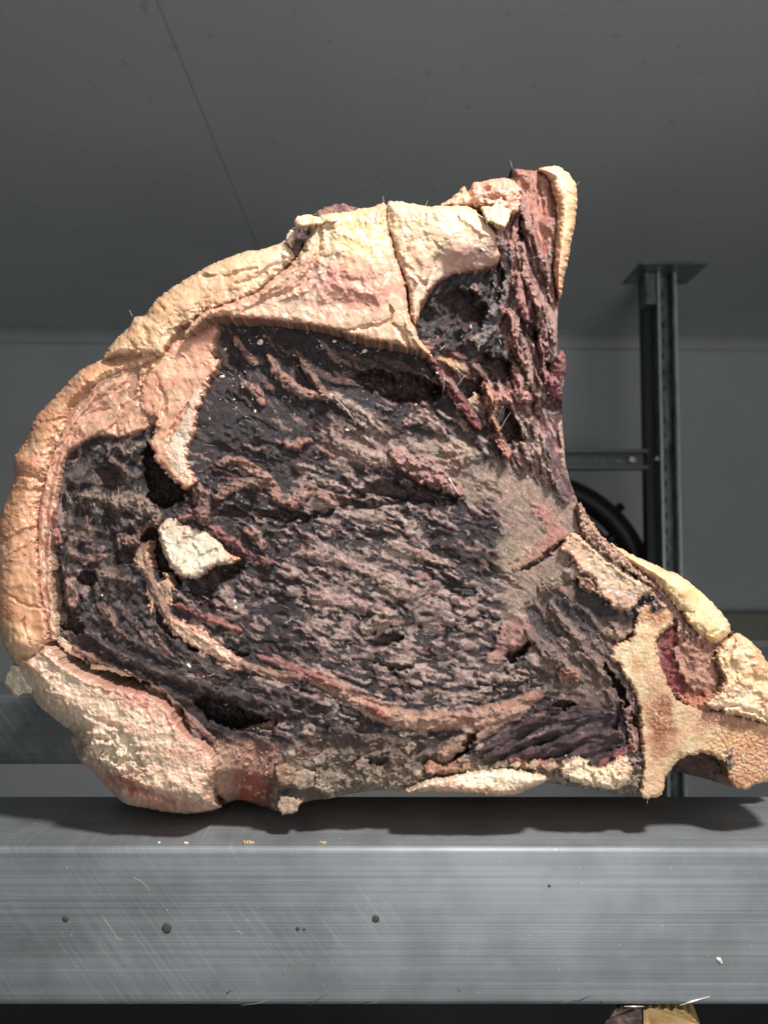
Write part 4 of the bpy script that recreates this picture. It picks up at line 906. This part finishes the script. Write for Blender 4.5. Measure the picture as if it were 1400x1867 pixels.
fat_part('backbone', P, 3, 9, 3, C, M_bone, extra=-.55*spong*CRP + .15*N5 + .15*N10 + lines([([(1172,1450),(1178,1380),(1172,1310)],7,1.2)]), label='sawn cream vertebra with brown spongy marrow', cr=.15, noise_amp=.3)
# 10 glossy fat strip, right edge
P = [(1112,990),(1130,999),(1150,1010),(1180,1024),(1215,1040),(1245,1053),(1275,1077),(1300,1101),(1320,1123),(1331,1145),(1326,1160),(1304,1174),(1279,1162),(1257,1140),(1239,1114),(1211,1083),(1186,1055),(1150,1030),(1125,1008)]
C = fatcol(A(.80,.66,.38), [(sstep(1180,1120,PX)*.7, A(.72,.42,.26)), (blob(1195,1030,50,9,25)*.6, A(.72,.36,.26)), (blob(1255,1085,18,12)*.7, FAT_OR*1.15), (blob(1290,1160,40,14,35)*.6, A(.74,.48,.14)), (blob(1230,1095,40,10,48)*.5, A(.74,.50,.18)), (blob(1310,1120,20)*.5, FAT_WHITE)])
fat_part('fat_strip', P, 8, 24, 11, C, extra=lines([([(1318,1125),(1312,1145),(1295,1155)],5,-2)]), label='glossy yellow fat strip on the right slope', cr=.3)
# 11 lumpy fat at the right corner
P = [(1332,1160),(1343,1154),(1362,1165),(1385,1187),(1402,1214),(1430,1258),(1448,1330),(1376,1315),(1330,1302),(1298,1294),(1290,1280),(1312,1262),(1318,1230),(1300,1205),(1310,1180)]
C = fatcol(A(.76,.58,.36), [(sstep(-.1,.5,N22)*.6, A(.74,.50,.28)), (sstep(.1,.7,M22)*.6, A(.80,.68,.46)), (blob(1390,1210,20,40)*.6, FAT_OR*1.1), (blob(1345,1285,40,14)*.5, FAT_WHITE)])
fat_part('fat_lump', P, 8, 16, 11, C, extra=.8*N22 + .4*M10 + lines([([(1300,1290),(1350,1290),(1400,1315)],5,-3),([(1340,1165),(1330,1200),(1345,1240)],5,-2.5)]), label='lumpy yellow fat at the right corner')
# 12 grey-cream slab above the bone
P = [(1040,972),(1056,978),(1072,988),(1100,1014),(1125,1028),(1150,1046),(1186,1068),(1187,1082),(1165,1093),(1157,1110),(1130,1115),(1107,1094),(1086,1080),(1081,1058),(1062,1044),(1046,1030),(1035,1010),(1020,1000)]
C = fatcol(A(.52,.40,.27), [(sstep(-.2,.5,N22)*.6, A(.62,.47,.31)), (sstep(1090,1040,PX)*.6, A(.64,.40,.25)), (blob(1150,1100,26,14)*.7, A(.5,.28,.22)), (blob(1120,1080,30,18)*.4, GREY*1.6)])
fat_part('fat_slab', P, 5, 9, 5, C, extra=.3*N10 + .12*N5 + lines([([(1060,985),(1110,1030),(1160,1065)],5,1.2)]), label='grey cream fat slab above the vertebra')
# 13 crumbly flesh fringe along the slope
P = [(1050,925),(1060,918),(1082,957),(1104,985),(1140,1012),(1166,1040),(1195,1068),(1185,1070),(1150,1048),(1105,1016),(1072,990),(1056,965)]
C = fatcol(A(.58,.36,.26), [(sstep(0,.5,N10)*.8, A(.70,.52,.38)), (sstep(.1,.5,M22)*.6, A(.46,.22,.17))])
fat_part('crust_fringe', P, 6, 8, 7, C, M_meat, extra=.9*N10 + .5*N5 - 1.2*CR2, rag=3)
# 14 white sawn rib tip
P = [(307,943),(325,948),(343,961),(371,967),(400,988),(418,1009),(440,1018),(430,1024),(386,1036),(372,1046),(357,1054),(338,1055),(316,1040),(302,1018),(291,985),(288,962),(296,950)]
C = fatcol(A(.80,.74,.58), [(sstep(0,.7,N22)*.5, A(.70,.55,.36)), (blob(325,1045,26,10,30)*.6, A(.74,.58,.36)), (sstep(400,425,PX)*.8, A(.62,.34,.16)), (sstep(.4,.8,M10)*.5, FAT_WHITE), (blob(335,962,20,8,20)*.6, A(.5,.42,.33))])
fat_part('rib_tip', P, 3, 13, 6, C, M_bone, extra=.15*N10 + .06*N5 + .9*sstep(.2,.5,M22), label='chalky white sawn rib tip', cr=.2, noise_amp=.5)
# 15 tan fat strands left of and below the rib
P = [(246,1018),(258,990),(272,985),(272,1005),(280,1040),(292,1062),(304,1040),(315,1066),(316,1100),(304,1108),(290,1096),(283,1110),(276,1120),(268,1095),(262,1050)]
C = fatcol(A(.50,.34,.22), [(sstep(0,.6,N22)*.6, A(.64,.48,.32)), (blob(300,1070,14,40)*.6, A(.56,.32,.21))])
fat_part('fat_strand', P, 1.2, 8, 3.5, C, extra=.3*N10 + lines([([(275,1000),(278,1040),(288,1085)],4,-2.5)]), rag=2.5)
P = [(288,1104),(302,1112),(321,1128),(352,1138),(386,1156),(421,1186),(448,1208),(466,1220),(430,1224),(393,1221),(382,1203),(357,1184),(336,1172),(318,1157),(300,1134)]
C = fatcol(A(.54,.37,.25), [(sstep(0,.6,N22)*.6, A(.66,.50,.35)), (sstep(400,440,PX)*.6, A(.42,.27,.20)), (blob(380,1160,20,10,40)*.6, A(.56,.28,.2))])
fat_part('fat_strand', P, 2.4, 9, 3.5, C, extra=.35*N10 + lines([([(310,1130),(360,1160),(420,1205)],5,1.5)]), rag=2.2, label='tan fat strap below the rib tip')
# 16 thick fat, lower left
P = [(22,1192),(45,1186),(78,1178),(94,1183),(118,1214),(154,1232),(186,1246),(214,1254),(264,1268),(304,1289),(319,1314),(337,1339),(362,1357),(386,1378),(396,1404),(394,1430),(397,1457),(406,1470),(395,1476),(362,1482),(335,1484),(300,1480),(268,1474),(235,1468),(210,1451),(190,1429),(168,1406),(150,1391),(138,1369),(130,1347),(134,1336),(105,1314),(75,1290),(54,1262),(38,1240),(26,1212)]
mold = zone([(135,1345),(170,1335),(215,1335),(245,1350),(262,1380),(275,1410),(240,1430),(200,1415),(165,1400),(145,1380)], 8)
C = fatcol(A(.68,.54,.39), [(sstep(-.2,.5,N45)*.6, FAT_WHITE), (sstep(0,.7,M45)*.5, A(.58,.33,.24)), (sstep(.2,.6,N22)*.35, A(.52,.37,.27)), (sstep(.1,.5,N10+.3*M22)*.3, FAT_WHITE), (lines([([(190,1250),(260,1275),(305,1295),(330,1340)],34,1)])*.95, A(.50,.20,.15)), (lines([([(330,1350),(365,1375),(390,1420),(400,1465)],36,1)])*.7, A(.60,.32,.22)), (blob(310,1400,40,30)*.5, A(.62,.37,.27)), (blob(330,1455,40,20)*.5, A(.36,.20,.14)), (mold*.85*sstep(-.3,.3,N22), A(.56,.54,.42)), (np.clip(1.5*blob(235,1432,50,14,25),0,1), A(.34,.13,.10)), (np.clip(1.4*blob(310,1466,60,12,5),0,1)*.8, A(.52,.27,.2)), (blob(145,1365,12,30)*.8, A(.25,.18,.13)), (blob(60,1220,25,14)*.5, A(.55,.38,.28)), (mold*sstep(.2,.6,M22)*.7, A(.22,.17,.12)), (sstep(.5,.9,N22)*.3, FAT_WHITE)])
ex = lines([([(78,1190),(120,1225),(160,1245),(215,1262)],6,2.0),([(96,1235),(80,1260),(100,1290)],4,-2),([(196,1320),(215,1325),(222,1345),(240,1370),(255,1395)],7,-4.5),([(190,1445),(230,1440),(280,1450),(320,1470)],7,-4),([(300,1300),(312,1340),(310,1380)],5,-1.5),([(150,1300),(190,1320),(225,1325)],5,-1.6)]) + mold*(2.8*N22 + 1.2*N10) + 3.5*blob(270,1340,60,45) + .25*N10 + .32*sstep(.1,.25,M22+.6*M10) + .28*sstep(.2,.3,N22-.6*M10) + 2.5*blob(345,1440,40,30) - 3*blob(230,1432,40,9,25)
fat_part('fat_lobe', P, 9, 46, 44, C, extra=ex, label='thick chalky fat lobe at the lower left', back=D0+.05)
# 17 white strip and lumps along the bottom edge
P = [(738,1445),(755,1434),(771,1425),(795,1418),(818,1414),(850,1409),(879,1407),(910,1404),(936,1404),(971,1411),(993,1414),(994,1424),(984,1431),(960,1440),(940,1448),(905,1452),(868,1447),(820,1445),(780,1444)]
C = fatcol(A(.82,.76,.58), [(sstep(1425,1440,PYg)*.8, A(.55,.34,.22)), (blob(815,1428,16,8)*.7, A(.66,.34,.24)), (sstep(0,.6,N22)*.4, A(.78,.62,.40)), (sstep(860,780,PX)*.5, A(.5,.37,.26))])
fat_part('fat_strip', P, 9, 12, 9, C, extra=.35*N10 + .5*N22, label='white fat strip along the bottom edge')
P = [(1020,1412),(1028,1392),(1048,1380),(1072,1392),(1095,1400),(1120,1384),(1140,1380),(1150,1395),(1152,1412),(1140,1432),(1115,1440),(1080,1434),(1050,1428)]
C = fatcol(A(.76,.64,.44), [(sstep(0,.6,N22)*.5, FAT_WHITE), (blob(1140,1400,18)*.7, A(.70,.42,.27)), (blob(1050,1395,18)*.5, A(.5,.47,.34))])
fat_part('fat_lump', P, 7, 12, 8, C, extra=.9*N22 - 1.2*CR2 + lines([([(1085,1435),(1080,1415),(1060,1400)],4,-3),([(1120,1435),(1115,1410)],4,-3)]), label='cracked cream fat lump by the foot of the vertebra')
# 18 flap of mould at the far left, tan shreds in the groove
def chip(name, poly, h, thick, C, mat=None, tilt=(0,0), label=None, rad=5):
    """loose flake: thin dried piece with its own thickness"""
    d = sdf(poly, 20, 1) + 1.6*N10 + 1.2*N5
    x0 = np.mean([p[0] for p in poly]); y0 = np.mean([p[1] for p in poly])
    H = h - 2 + thick*.8*(dome(d, 3.0) - 1) + .25*N10 + .8*N22 + tilt[0]*(PX-x0) + tilt[1]*(PYg-y0)
    return grid_mesh(name, d, H.astype(np.float32), C, mat or M_fat, beef, D0 - (h - thick - 3)*0.001, label)
cc = fatcol(A(.42,.40,.30), [(sstep(0,.5,N22)*.6, A(.52,.47,.34)), (sstep(.2,.6,M10)*.5, A(.4,.34,.25))])
chip('flake', [(50,1226),(38,1212),(22,1212),(12,1228),(6,1245),(18,1256),(26,1268),(34,1271),(46,1266),(60,1262),(66,1240)], -9, 3, cc, label='grey green mouldy flake')
cc = fatcol(A(.80,.70,.46), [(sstep(890,930,PX)*.4, A(.76,.62,.30)), (sstep(.2,.6,N10)*.3, FAT_WHITE)])
chip('flake', [(876,378),(898,376),(904,364),(914,360),(917,377),(931,384),(928,402),(921,417),(902,408),(886,402)], 20, 2.5, cc, tilt=(.02,.04), label='yellowish flake stuck below the tip')
cc = fatcol(A(.78,.62,.36), [(sstep(560,540,PX)*.5, FAT_WHITE)])
chip('flake', [(536,402),(545,393),(560,391),(580,396),(606,397),(620,401),(606,407),(575,410),(556,413),(541,412)], 20, 4, cc, label='curled yellow fat flake on the top edge')
cc = fatcol(A(.15,.085,.08), [(sstep(0,.5,N10)*.7, A(.3,.18,.16)), (sstep(615,640,PX)*.6, A(.5,.27,.21))])
chip('shred', [(568,394),(580,384),(600,374),(628,371),(652,379),(640,390),(616,395),(590,397)], 13, 6, cc, M_meat, label='dark meat shred on the top edge')
cc = fatcol(A(.09,.05,.048), [(sstep(.1,.6,N10)*.5, A(.25,.16,.14))])
chip('shred', [(527,420),(540,412),(562,414),(563,432),(552,452),(542,470),(534,458),(528,440)], 8, 5, cc, M_meat, label='dark lean peeping out between the upper fats')
cc = fatcol(A(.74,.63,.46), [])
chip('flake', [(521,440),(525,422),(533,417),(534,432),(530,452)], 12, 3, cc)
cc = fatcol(A(.62,.46,.31), [(sstep(0,.5,N10)*.7, A(.74,.60,.44))])
chip('shred', [(100,1152),(115,1160),(135,1175),(160,1192),(154,1203),(140,1198),(120,1188),(104,1172)], 1, 3, cc)
chip('shred', [(165,1210),(185,1208),(210,1214),(243,1226),(240,1234),(222,1232),(205,1224),(180,1222),(166,1220)], 1, 3, cc)
cc = fatcol(A(.36,.25,.18), [(sstep(0,.5,N10)*.7, A(.46,.34,.25))])
chip('shred', [(262,1247),(280,1252),(300,1268),(306,1278),(292,1276),(270,1262)], -2, 3, cc, M_meat)
chip('shred', [(505,1310),(470,1322),(440,1330),(400,1335),(365,1330),(352,1345),(380,1358),(430,1356),(480,1352),(500,1340)], -2, 4, cc, M_meat)
# crust plates along the bottom
for pl, h, cb in [([(579,1412),(592,1405),(612,1408),(630,1420),(610,1430),(582,1432)], 4, A(.34,.29,.21)), ([(500,1400),(515,1394),(538,1402),(540,1420),(525,1434),(505,1428)], 6, A(.48,.32,.21)), ([(536,1410),(555,1402),(575,1408),(575,1434),(548,1440),(532,1430)], 4, A(.50,.43,.33)),
    ([(505,1470),(510,1450),(535,1454),(550,1462),(540,1482),(515,1486)], 2, A(.60,.48,.35)), ([(645,1392),(660,1380),(672,1388),(668,1402),(650,1404)], 5, A(.38,.30,.23)), ([(772,1398),(785,1386),(805,1396),(808,1405),(790,1412),(775,1408)], 6, A(.56,.28,.18)), ([(925,1394),(945,1386),(952,1396),(940,1402)], 5, A(.64,.50,.34)), ([(955,1398),(975,1385),(985,1390),(975,1404)], 5, A(.66,.46,.32)),
    ([(735,1365),(750,1352),(760,1358),(745,1378)], 4, A(.4,.31,.22)), ([(665,1350),(680,1345),(690,1358),(672,1362)], 4, A(.52,.33,.22)), ([(572,1385),(590,1368),(600,1372),(592,1392),(576,1398)], 4, A(.48,.4,.32)), ([(985,1397),(1010,1388),(1020,1398),(1000,1410)], 5, A(.6,.46,.3)), ([(1050,1052),(1068,1050),(1086,1072),(1084,1080),(1066,1072)], 6, A(.52,.29,.19)), ([(1030,1040),(1050,1020),(1064,1030),(1060,1052),(1040,1058)], 4, A(.40,.34,.27)),
    ([(782,625),(800,612),(806,620),(790,634)], 4, A(.48,.30,.24)), ([(764,640),(775,618),(784,622),(782,640)], 5, A(.62,.50,.36)), ([(850,730),(866,715),(876,722),(868,740),(852,745)], 0, A(.66,.50,.32)), ([(640,1185),(0,0)], 0, None)]:
    if cb is None: continue
    cc = fatcol(cb, [(sstep(.1,.6,N10)*.5, cb*1.25), (sstep(.1,.6,M22)*.4, cb*.7)])
    chip('flake', pl, h, 3, cc, M_meat, tilt=(rr.uniform(-.05,.05), rr.uniform(-.06,.02)))

# white salt-like crumbs on the lean, one joined part
def hval(x, y):
    i = min(max(int(round((y-GY0)/STEP)),0),NY-1); j = min(max(int(round((x-GX0)/STEP)),0),NX-1)
    return float(Hb[i,j])
def crumb_bm(bm, x, y, z, s, rnd):
    vs = bmesh.ops.create_icosphere(bm, subdivisions=1, radius=1.0)['verts']
    M = Matrix.Rotation(rnd.uniform(0,6.28), 3, Vector((rnd.uniform(-1,1), rnd.uniform(-1,1), rnd.uniform(-1,1))).normalized())
    sc = (s*rnd.uniform(.6,1.3), s*rnd.uniform(.35,.7), s*rnd.uniform(.5,1.1))
    for v in vs:
        q = v.co*rnd.uniform(.72,1.15)
        v.co = M @ Vector((q.x*sc[0], q.y*sc[1], q.z*sc[2])) + Vector((x,y,z))
M_crumb = plain('dry_crumb', (.72,.66,.55), .7, 0, 900, .12, .0002)
M_tan = plain('tan_crumb', (.50,.33,.17), .7, 0, 700, .2, .0003)
bm = bmesh.new()
for _ in range(520):
    if rr.random() < .35: x, y = rr.gauss(960,50), rr.uniform(400, 900)
    elif rr.random() < .5: x, y = rr.uniform(390, 800), rr.uniform(600, 760)
    else: x, y = rr.uniform(110, 1150), rr.uniform(600, 1440)
    j = int((x-GX0)/STEP); i = int((y-GY0)/STEP)
    if not (0 <= i < NY and 0 <= j < NX) or dS[i,j] < 14: continue
    q = U(x, y, D0 - (hval(x,y)+.2)*.001)
    crumb_bm(bm, q[0], q[1], q[2], rr.choice([.00022,.0003,.0004,.0006]), rr)
tag(from_bm('crumbs', bm, M_crumb, beef, False), kind='stuff')
for x, y, s in [(475,624,2.1),(405,687,2.3),(411,637,1.4),(645,624,1.5),(610,622,1.4),(586,630,1.3),(632,784,1.7),(664,640,1.5),(465,750,.9),(428,1096,1.3),(880,455,1.6),(345,1214,1.8),(858,596,1.3),(583,497,1.5),(590,510,1.3),(430,1108,1.2)]:
    bm = bmesh.new(); h = hval(x,y)
    if y < 560: h = 19 if x < 700 else 14
    q = U(x, y, D0 - (h+.5)*.001); crumb_bm(bm, q[0], q[1], q[2], s*.001, rr)
    from_bm('crumb', bm, M_crumb, beef, False)
# dried fibres and hairs, one joined part
M_fib = plain('dry_fibre', (.72,.66,.58), .5, 0, 300, .15)
bm = bmesh.new()
def hair(x0, y0, h0, x1, y1, h1, rad, sag=2.0):
    pts = []
    for s in range(6):
        t_ = s/5
        q = U(x0+(x1-x0)*t_ + rr.uniform(-.8,.8), y0+(y1-y0)*t_ + sag*math.sin(math.pi*t_), D0 - (h0+(h1-h0)*t_)*.001); pts.append(q)
    bm_tube(bm, pts, [rad*(1-.5*s/5) for s in range(6)], 4)
for _ in range(6):      # torn web beside the column
    x = rr.uniform(895,935); y = rr.uniform(725,770); a = rr.uniform(1.6,2.3); l = rr.uniform(25,55)
    hair(x, y, hval(x,y)+2, x+l*math.cos(a), y+l*math.sin(a), hval(x,y)+1, .00010)
for _ in range(4):
    x = rr.uniform(800,850); y = rr.uniform(665,700); a = rr.uniform(.4,2.4); l = rr.uniform(18,40)
    hair(x, y, hval(x,y)+4, x+l*math.cos(a), y+l*math.sin(a), hval(x,y)+3, .00009)
for _ in range(9):
    x = rr.uniform(275,300); y = rr.uniform(915,985)
    hair(x, y, -2, x+rr.uniform(25,55), y+rr.uniform(-8,14), -1, .00008)
for _ in range(220):     # fuzz on the lean
    x = rr.uniform(120,1000); y = rr.uniform(600,1330)
    j = int((x-GX0)/STEP); i = int((y-GY0)/STEP)
    if dS[i,j] < 25: continue
    a = TH[i,j] + rr.uniform(-.8,.8); l = rr.uniform(5,14)*rr.choice([1,-1])
    hair(x, y, hval(x,y), x+l*math.cos(a), y+l*math.sin(a), hval(x,y)+rr.uniform(1.5,3), .0001, 0)
for x, y, a in [(934,305,-1.9),(1046,338,-.6),(700,370,-1.7),(775,377,-1.2),(242,577,-2.0),(1180,1452,1.6)]:
    hair(x, y, 0, x+13*math.cos(a), y+13*math.sin(a), 1, .0001, 1)
hair(612, 727, hval(612,727)+2, 645, 765, hval(645,765)+2, .0002, -3); hair(818, 872, 9, 838, 904, 4, .0005, 0)
tag(from_bm('fibres', bm, M_fib, beef, True), kind='stuff')

# the bulk of the cut, running back over both beams
def outline(shrink, y):
    p = smooth_poly(SIL, 1); n = len(p)
    c_ = []
    for i in range(n):
        t_ = p[(i+1) % n] - p[i-1]; t_ = t_/np.hypot(*t_)
        c_.append(p[i] + shrink*np.array([-t_[1], t_[0]]))
    c_ = np.array(c_); x, _, z = U(c_[:,0], c_[:,1], y)
    return x, z
xf, zf = outline(9, D0 + .046)
xb, zb = outline(5, .450)
zb = np.maximum(zb, ST + .0002)
low = zb < ST + .0035
zb[low] = ST + .0002
bm = bmesh.new()
rings = []
from mathutils import noise as mnoise
prof = [(D0 + .046, xf, np.maximum(zf, ST + .0002))] + [(.458 + q*(.885 - .458)/26, xb, zb) for q in range(27)] + [(.90, xb*.97, np.where(zb < ST + .004, zb + .003, (zb - ST - .12)*.97 + ST + .12))]
cxm, czm = float(xb.mean()), float(zb.mean())
bcol = []
for y, X, Z in prof:
    row = []
    for a, c_ in zip(X, Z):
        n1 = mnoise.fractal(Vector((a*22, y*16, c_*22)), 1.0, 2.0, 4); n2 = mnoise.fractal(Vector((a*60 + 5, y*40, c_*60)), 1.0, 2.0, 3)
        f_ = 1 - (.020*abs(n1) + .010*max(0, n2))*(1 if y > .46 else .3)
        zz = c_ if c_ < ST + .004 else max(ST + .0002, czm + (c_ - czm)*f_)
        row.append(bm.verts.new((cxm + (a - cxm)*f_, y + .004*n2, zz)))
        t_ = min(1, max(0, .5 + .9*n1)); u_ = min(1, max(0, n2*2 - .2))
        col = np.array([.58,.37,.22])*(1 - t_) + np.array([.66,.50,.33])*t_
        col = col*(1 - .7*u_) + np.array([.30,.12,.09])*.7*u_
        bcol.append(list(np.clip(col, 0, 1)) + [1.0])
    rings.append(row)
for A_, B_ in zip(rings[:-1], rings[1:]):
    for i in range(len(A_)):
        j = (i+1) % len(A_); bm.faces.new((A_[i], A_[j], B_[j], B_[i]))
for ring in (rings[0], rings[-1]):
    for tri in geometry.tessellate_polygon([[v.co.copy() for v in ring]]):
        try: bm.faces.new([ring[i] for i in tri])
        except ValueError: pass
bulk = from_bm('bulk', bm, None, beef, True)
ca = bulk.data.color_attributes.new('Col', 'FLOAT_COLOR', 'POINT')
ca.data.foreach_set('color', np.array(bcol, np.float32).ravel())
bulk.data.materials.append(M_fat)

# ------------------------------------------------------------------ marks and crumbs on the front beam
def on_face(px, py):
    return U(px, py, FD)
M_pit = plain('pit_dirt', (.045,.047,.05), .7)
for x, y, r in [(305,1692,9),(685,1675,6.5),(120,1675,5.5),(543,1693,3.5),(555,1694,2.5),(1001,1615,2.5),(1098,1828,3.0)]:
    q = on_face(x, y); k_ = FD/F
    bm = bmesh.new()
    n = 12
    ring = lambda rr_, yy: [bm.verts.new((q[0]+rr_*k_*math.cos(2*math.pi*i/n)*(1+.12*math.sin(3*i+x)), FD+yy, q[2]+rr_*k_*math.sin(2*math.pi*i/n))) for i in range(n)]
    a_ = ring(r, .0004); b1 = ring(r, -.00025); c1 = ring(r*.62, -.00045); 
    for A_, B_ in ((a_, b1), (b1, c1)):
        for i in range(n): bm.faces.new((A_[i], A_[(i+1)%n], B_[(i+1)%n], B_[i]))
    bm.faces.new(c1)
    from_bm('rivet', bm, M_pit, rack)
M_bright = plain('bright_scratch', (.9,.9,.88), .3, .6)
M_darkmk = plain('dark_scratch', (.09,.095,.10), .6)
def scratch(pts, w, mat):
    bm = bmesh.new()
    bm_tube(bm, [on_face(x, y) for x, y in pts], [w*FD/F*(.4 + .6*math.sin(math.pi*(i+.5)/len(pts))) for i in range(len(pts))], 5)
    o = from_bm('scratch', bm, mat, rack)
    return o
scratch([(1238,1833),(1260,1826),(1294,1817)], 1.5, M_bright); scratch([(1137,1835),(1155,1835),(1173,1835)], 1.2, M_bright)
scratch([(1012,1830),(1035,1826),(1048,1822),(1056,1824)], 1.4, M_darkmk); scratch([(1056,1824),(1066,1819),(1076,1816)], 1.1, M_darkmk)
scratch([(440,1833),(470,1829),(490,1824)], 1.5, M_darkmk); scratch([(562,1834),(580,1822),(604,1803)], 1.3, M_darkmk); scratch([(413,1812),(420,1806),(426,1803)], 1.4, M_darkmk)
scratch([(668,1831),(680,1828),(690,1827)], 1.2, M_darkmk); scratch([(834,1804),(838,1806),(840,1805)], 1.2, M_darkmk)

def loose(name, label, cat, build, mat, loc, group=None):
    bm = bmesh.new(); build(bm)
    o = from_bm(name, bm, mat, None, False)
    me = o.data
    for v in me.vertices: v.co -= Vector(loc)
    o.location = loc
    return tag(o, label, cat, group)
def top_pt(px, py, dz=0.0):
    # where the photo pixel meets the beam's top
    cp, sp = math.cos(PITCH), math.sin(PITCH); v = (933.5 - py)/F
    dz_ = sp + v*cp; dy = cp - v*sp
    t_ = (ST - CAMZ)/dz_
    return ((px-700)/F*t_, dy*t_, ST + dz)
def crumb_thing(px, py, s, label, mat, n=3):
    q = top_pt(px, py); y = max(q[1], FD + .0052)
    loc = (q[0], y, ST + s*.28)
    def build(bm):
        r2 = random.Random(int(px))
        for i in range(n):
            crumb_bm(bm, loc[0] + (i-(n-1)/2)*s*.8, loc[1] + r2.uniform(-.3,.3)*s, loc[2], s*.75, r2)
    return loose('crumb', label, 'crumb', build, mat, loc, 'crumbs on the beam edge')
crumb_thing(452, 1541, .0018, 'largest tan meat crumb on the beam edge, left of centre', M_tan, 4)
crumb_thing(588, 1541, .0014, 'small tan crumb on the beam edge right of the largest one', M_tan, 3)
crumb_thing(338, 1541, .0011, 'tiny pale crumb on the beam edge left of the largest one', M_crumb, 2)
crumb_thing(290, 1537, .0009, 'tiny white crumb on the beam edge farthest left', M_crumb, 2)
M_hair = plain('pale_hair', (.42,.42,.41), .6)
def hair_thing(pts, rad, label, mat):
    P_ = [(a[0], FD - rad*.9, a[2]) for a in (on_face(x, y) for x, y in pts)]
    return loose('hair', label, 'hair', lambda bm: bm_tube(bm, P_, rad, 5), mat, P_[len(P_)//2], 'hairs stuck to the beam')
hair_thing([(243,1600),(255,1605),(266,1614),(274,1625)], .00008, 'fine pale hair clinging high on the beam face at left', M_hair)
hair_thing([(186,1668),(195,1682),(207,1698),(213,1711),(226,1714)], .00008, 'wavy pale hair clinging lower on the beam face at left', M_hair)
hair_thing([(432,1698),(438,1699),(443,1704)], .00008, 'short pale hair on the middle of the beam face', M_hair)
q = on_face(1311, 1751)
def bl(bm):
    bm_tube(bm, [on_face(1305,1747), on_face(1310,1749), on_face(1315,1756)], [.0004,.0011,.0005], 8)
loose('fat_speck', 'small white fat speck stuck to the right of the beam face', 'speck', bl, M_crumb, q)

# ------------------------------------------------------------------ second cut on the lower shelf, only its tip in view
tip = [(1096,1890),(1104,1866),(1118,1848),(1128,1841),(1160,1839),(1200,1839),(1240,1840),(1258,1848),(1276,1868),(1300,1905),(1335,1980),(1350,2120),(1320,2380),(1240,2560),(1120,2600),(1040,2400),(1020,2160),(1050,1990)]
Y2 = .402
tp = smooth_poly(tip, 4)
bx2, _, bz2 = U(tp[:,0], tp[:,1], Y2)
bz2 = np.where(bz2 < LOW + .004, LOW + .0003, bz2)
bz2 = np.maximum(bz2, LOW + .0003)
_tt = np.array([(1090,1905),(1100,1880),(1110,1861),(1121,1847),(1130,1842),(1165,1840),(1205,1839),(1240,1841),(1256,1847),(1266,1857),(1278,1872),(1305,1905)], float)
TX, _, TZ = U(_tt[:,0], _tt[:,1], Y2)
xc = float(bx2.mean())
cut2 = empty('beef_cut', (xc, .44, LOW), 'small beef cut on the shelf below with only its fatty top showing', 'meat')
def mottled(name, stops, sc):
    m, nt, b = new_mat(name)
    n1 = noise(nt, sc, 7, 0.68, coords(nt, (1, 1, 1), (.5, .8, .3))); n2 = noise(nt, 700, 4, 0.6, coords(nt))
    nt.links.new(ramp(nt, n1.outputs[0], stops), b.inputs['Base Color']); b.inputs['Roughness'].default_value = .5
    bump(nt, b, n2.outputs[0], .7, .0008)
    return m
M_lean2 = mottled('lower_cut_lean', [(.35, (.045,.02,.026)), (.52, (.10,.05,.05)), (.66, (.36,.24,.20))], 120)
M_fat2 = mottled('lower_cut_fat', [(.30, (.42,.20,.09)), (.45, (.58,.36,.13)), (.58, (.66,.46,.20)), (.72, (.72,.58,.38))], 75)
def slab_part(name, px0_, px1_, y0, y1, seed, mat):
    """one muscle of the lower cut: the stretch of its outline between two picture columns, lofted back and narrowing"""
    lo, _, _ = U(px0_, 1860, Y2); hi, _, _ = U(px1_, 1860, Y2)
    pts = []
    for i in range(25):
        x = lo + (hi - lo)*i/24
        pts.append((x, float(np.interp(x, TX, TZ)) + .0005*math.sin(i*1.7 + seed)))
    bm = bmesh.new(); rings = []
    for q in range(5):
        f_ = q/4; y = y0 + (y1 - y0)*f_
        sh = .016*f_; dr = .02*f_*f_
        rings.append([bm.verts.new((x + sh*(1 + (hi - x)/(hi - lo)), y + .0012*math.sin(i*.9 + seed)*math.sin(i*.37), z - dr)) for i, (x, z) in enumerate(pts)]
            + [bm.verts.new((hi + sh, y, LOW + .0003)), bm.verts.new((lo + 2*sh, y, LOW + .0003))])
    for A_, B_ in zip(rings[:-1], rings[1:]):
        for i in range(len(A_)):
            j = (i+1) % len(A_); bm.faces.new((A_[i], A_[j], B_[j], B_[i]))
    bm.faces.new(rings[0]); bm.faces.new(rings[-1][::-1])
    return from_bm(name, bm, mat, cut2, False)
slab_part('lean_meat', 1104, 1172, Y2 + .002, .470, 1, M_lean2)
slab_part('fat_cap', 1172.6, 1276, Y2, .472, 4, M_fat2)
print('verts', sum(len(m.vertices) for m in bpy.data.meshes), 'faces', sum(len(m.polygons) for m in bpy.data.meshes))
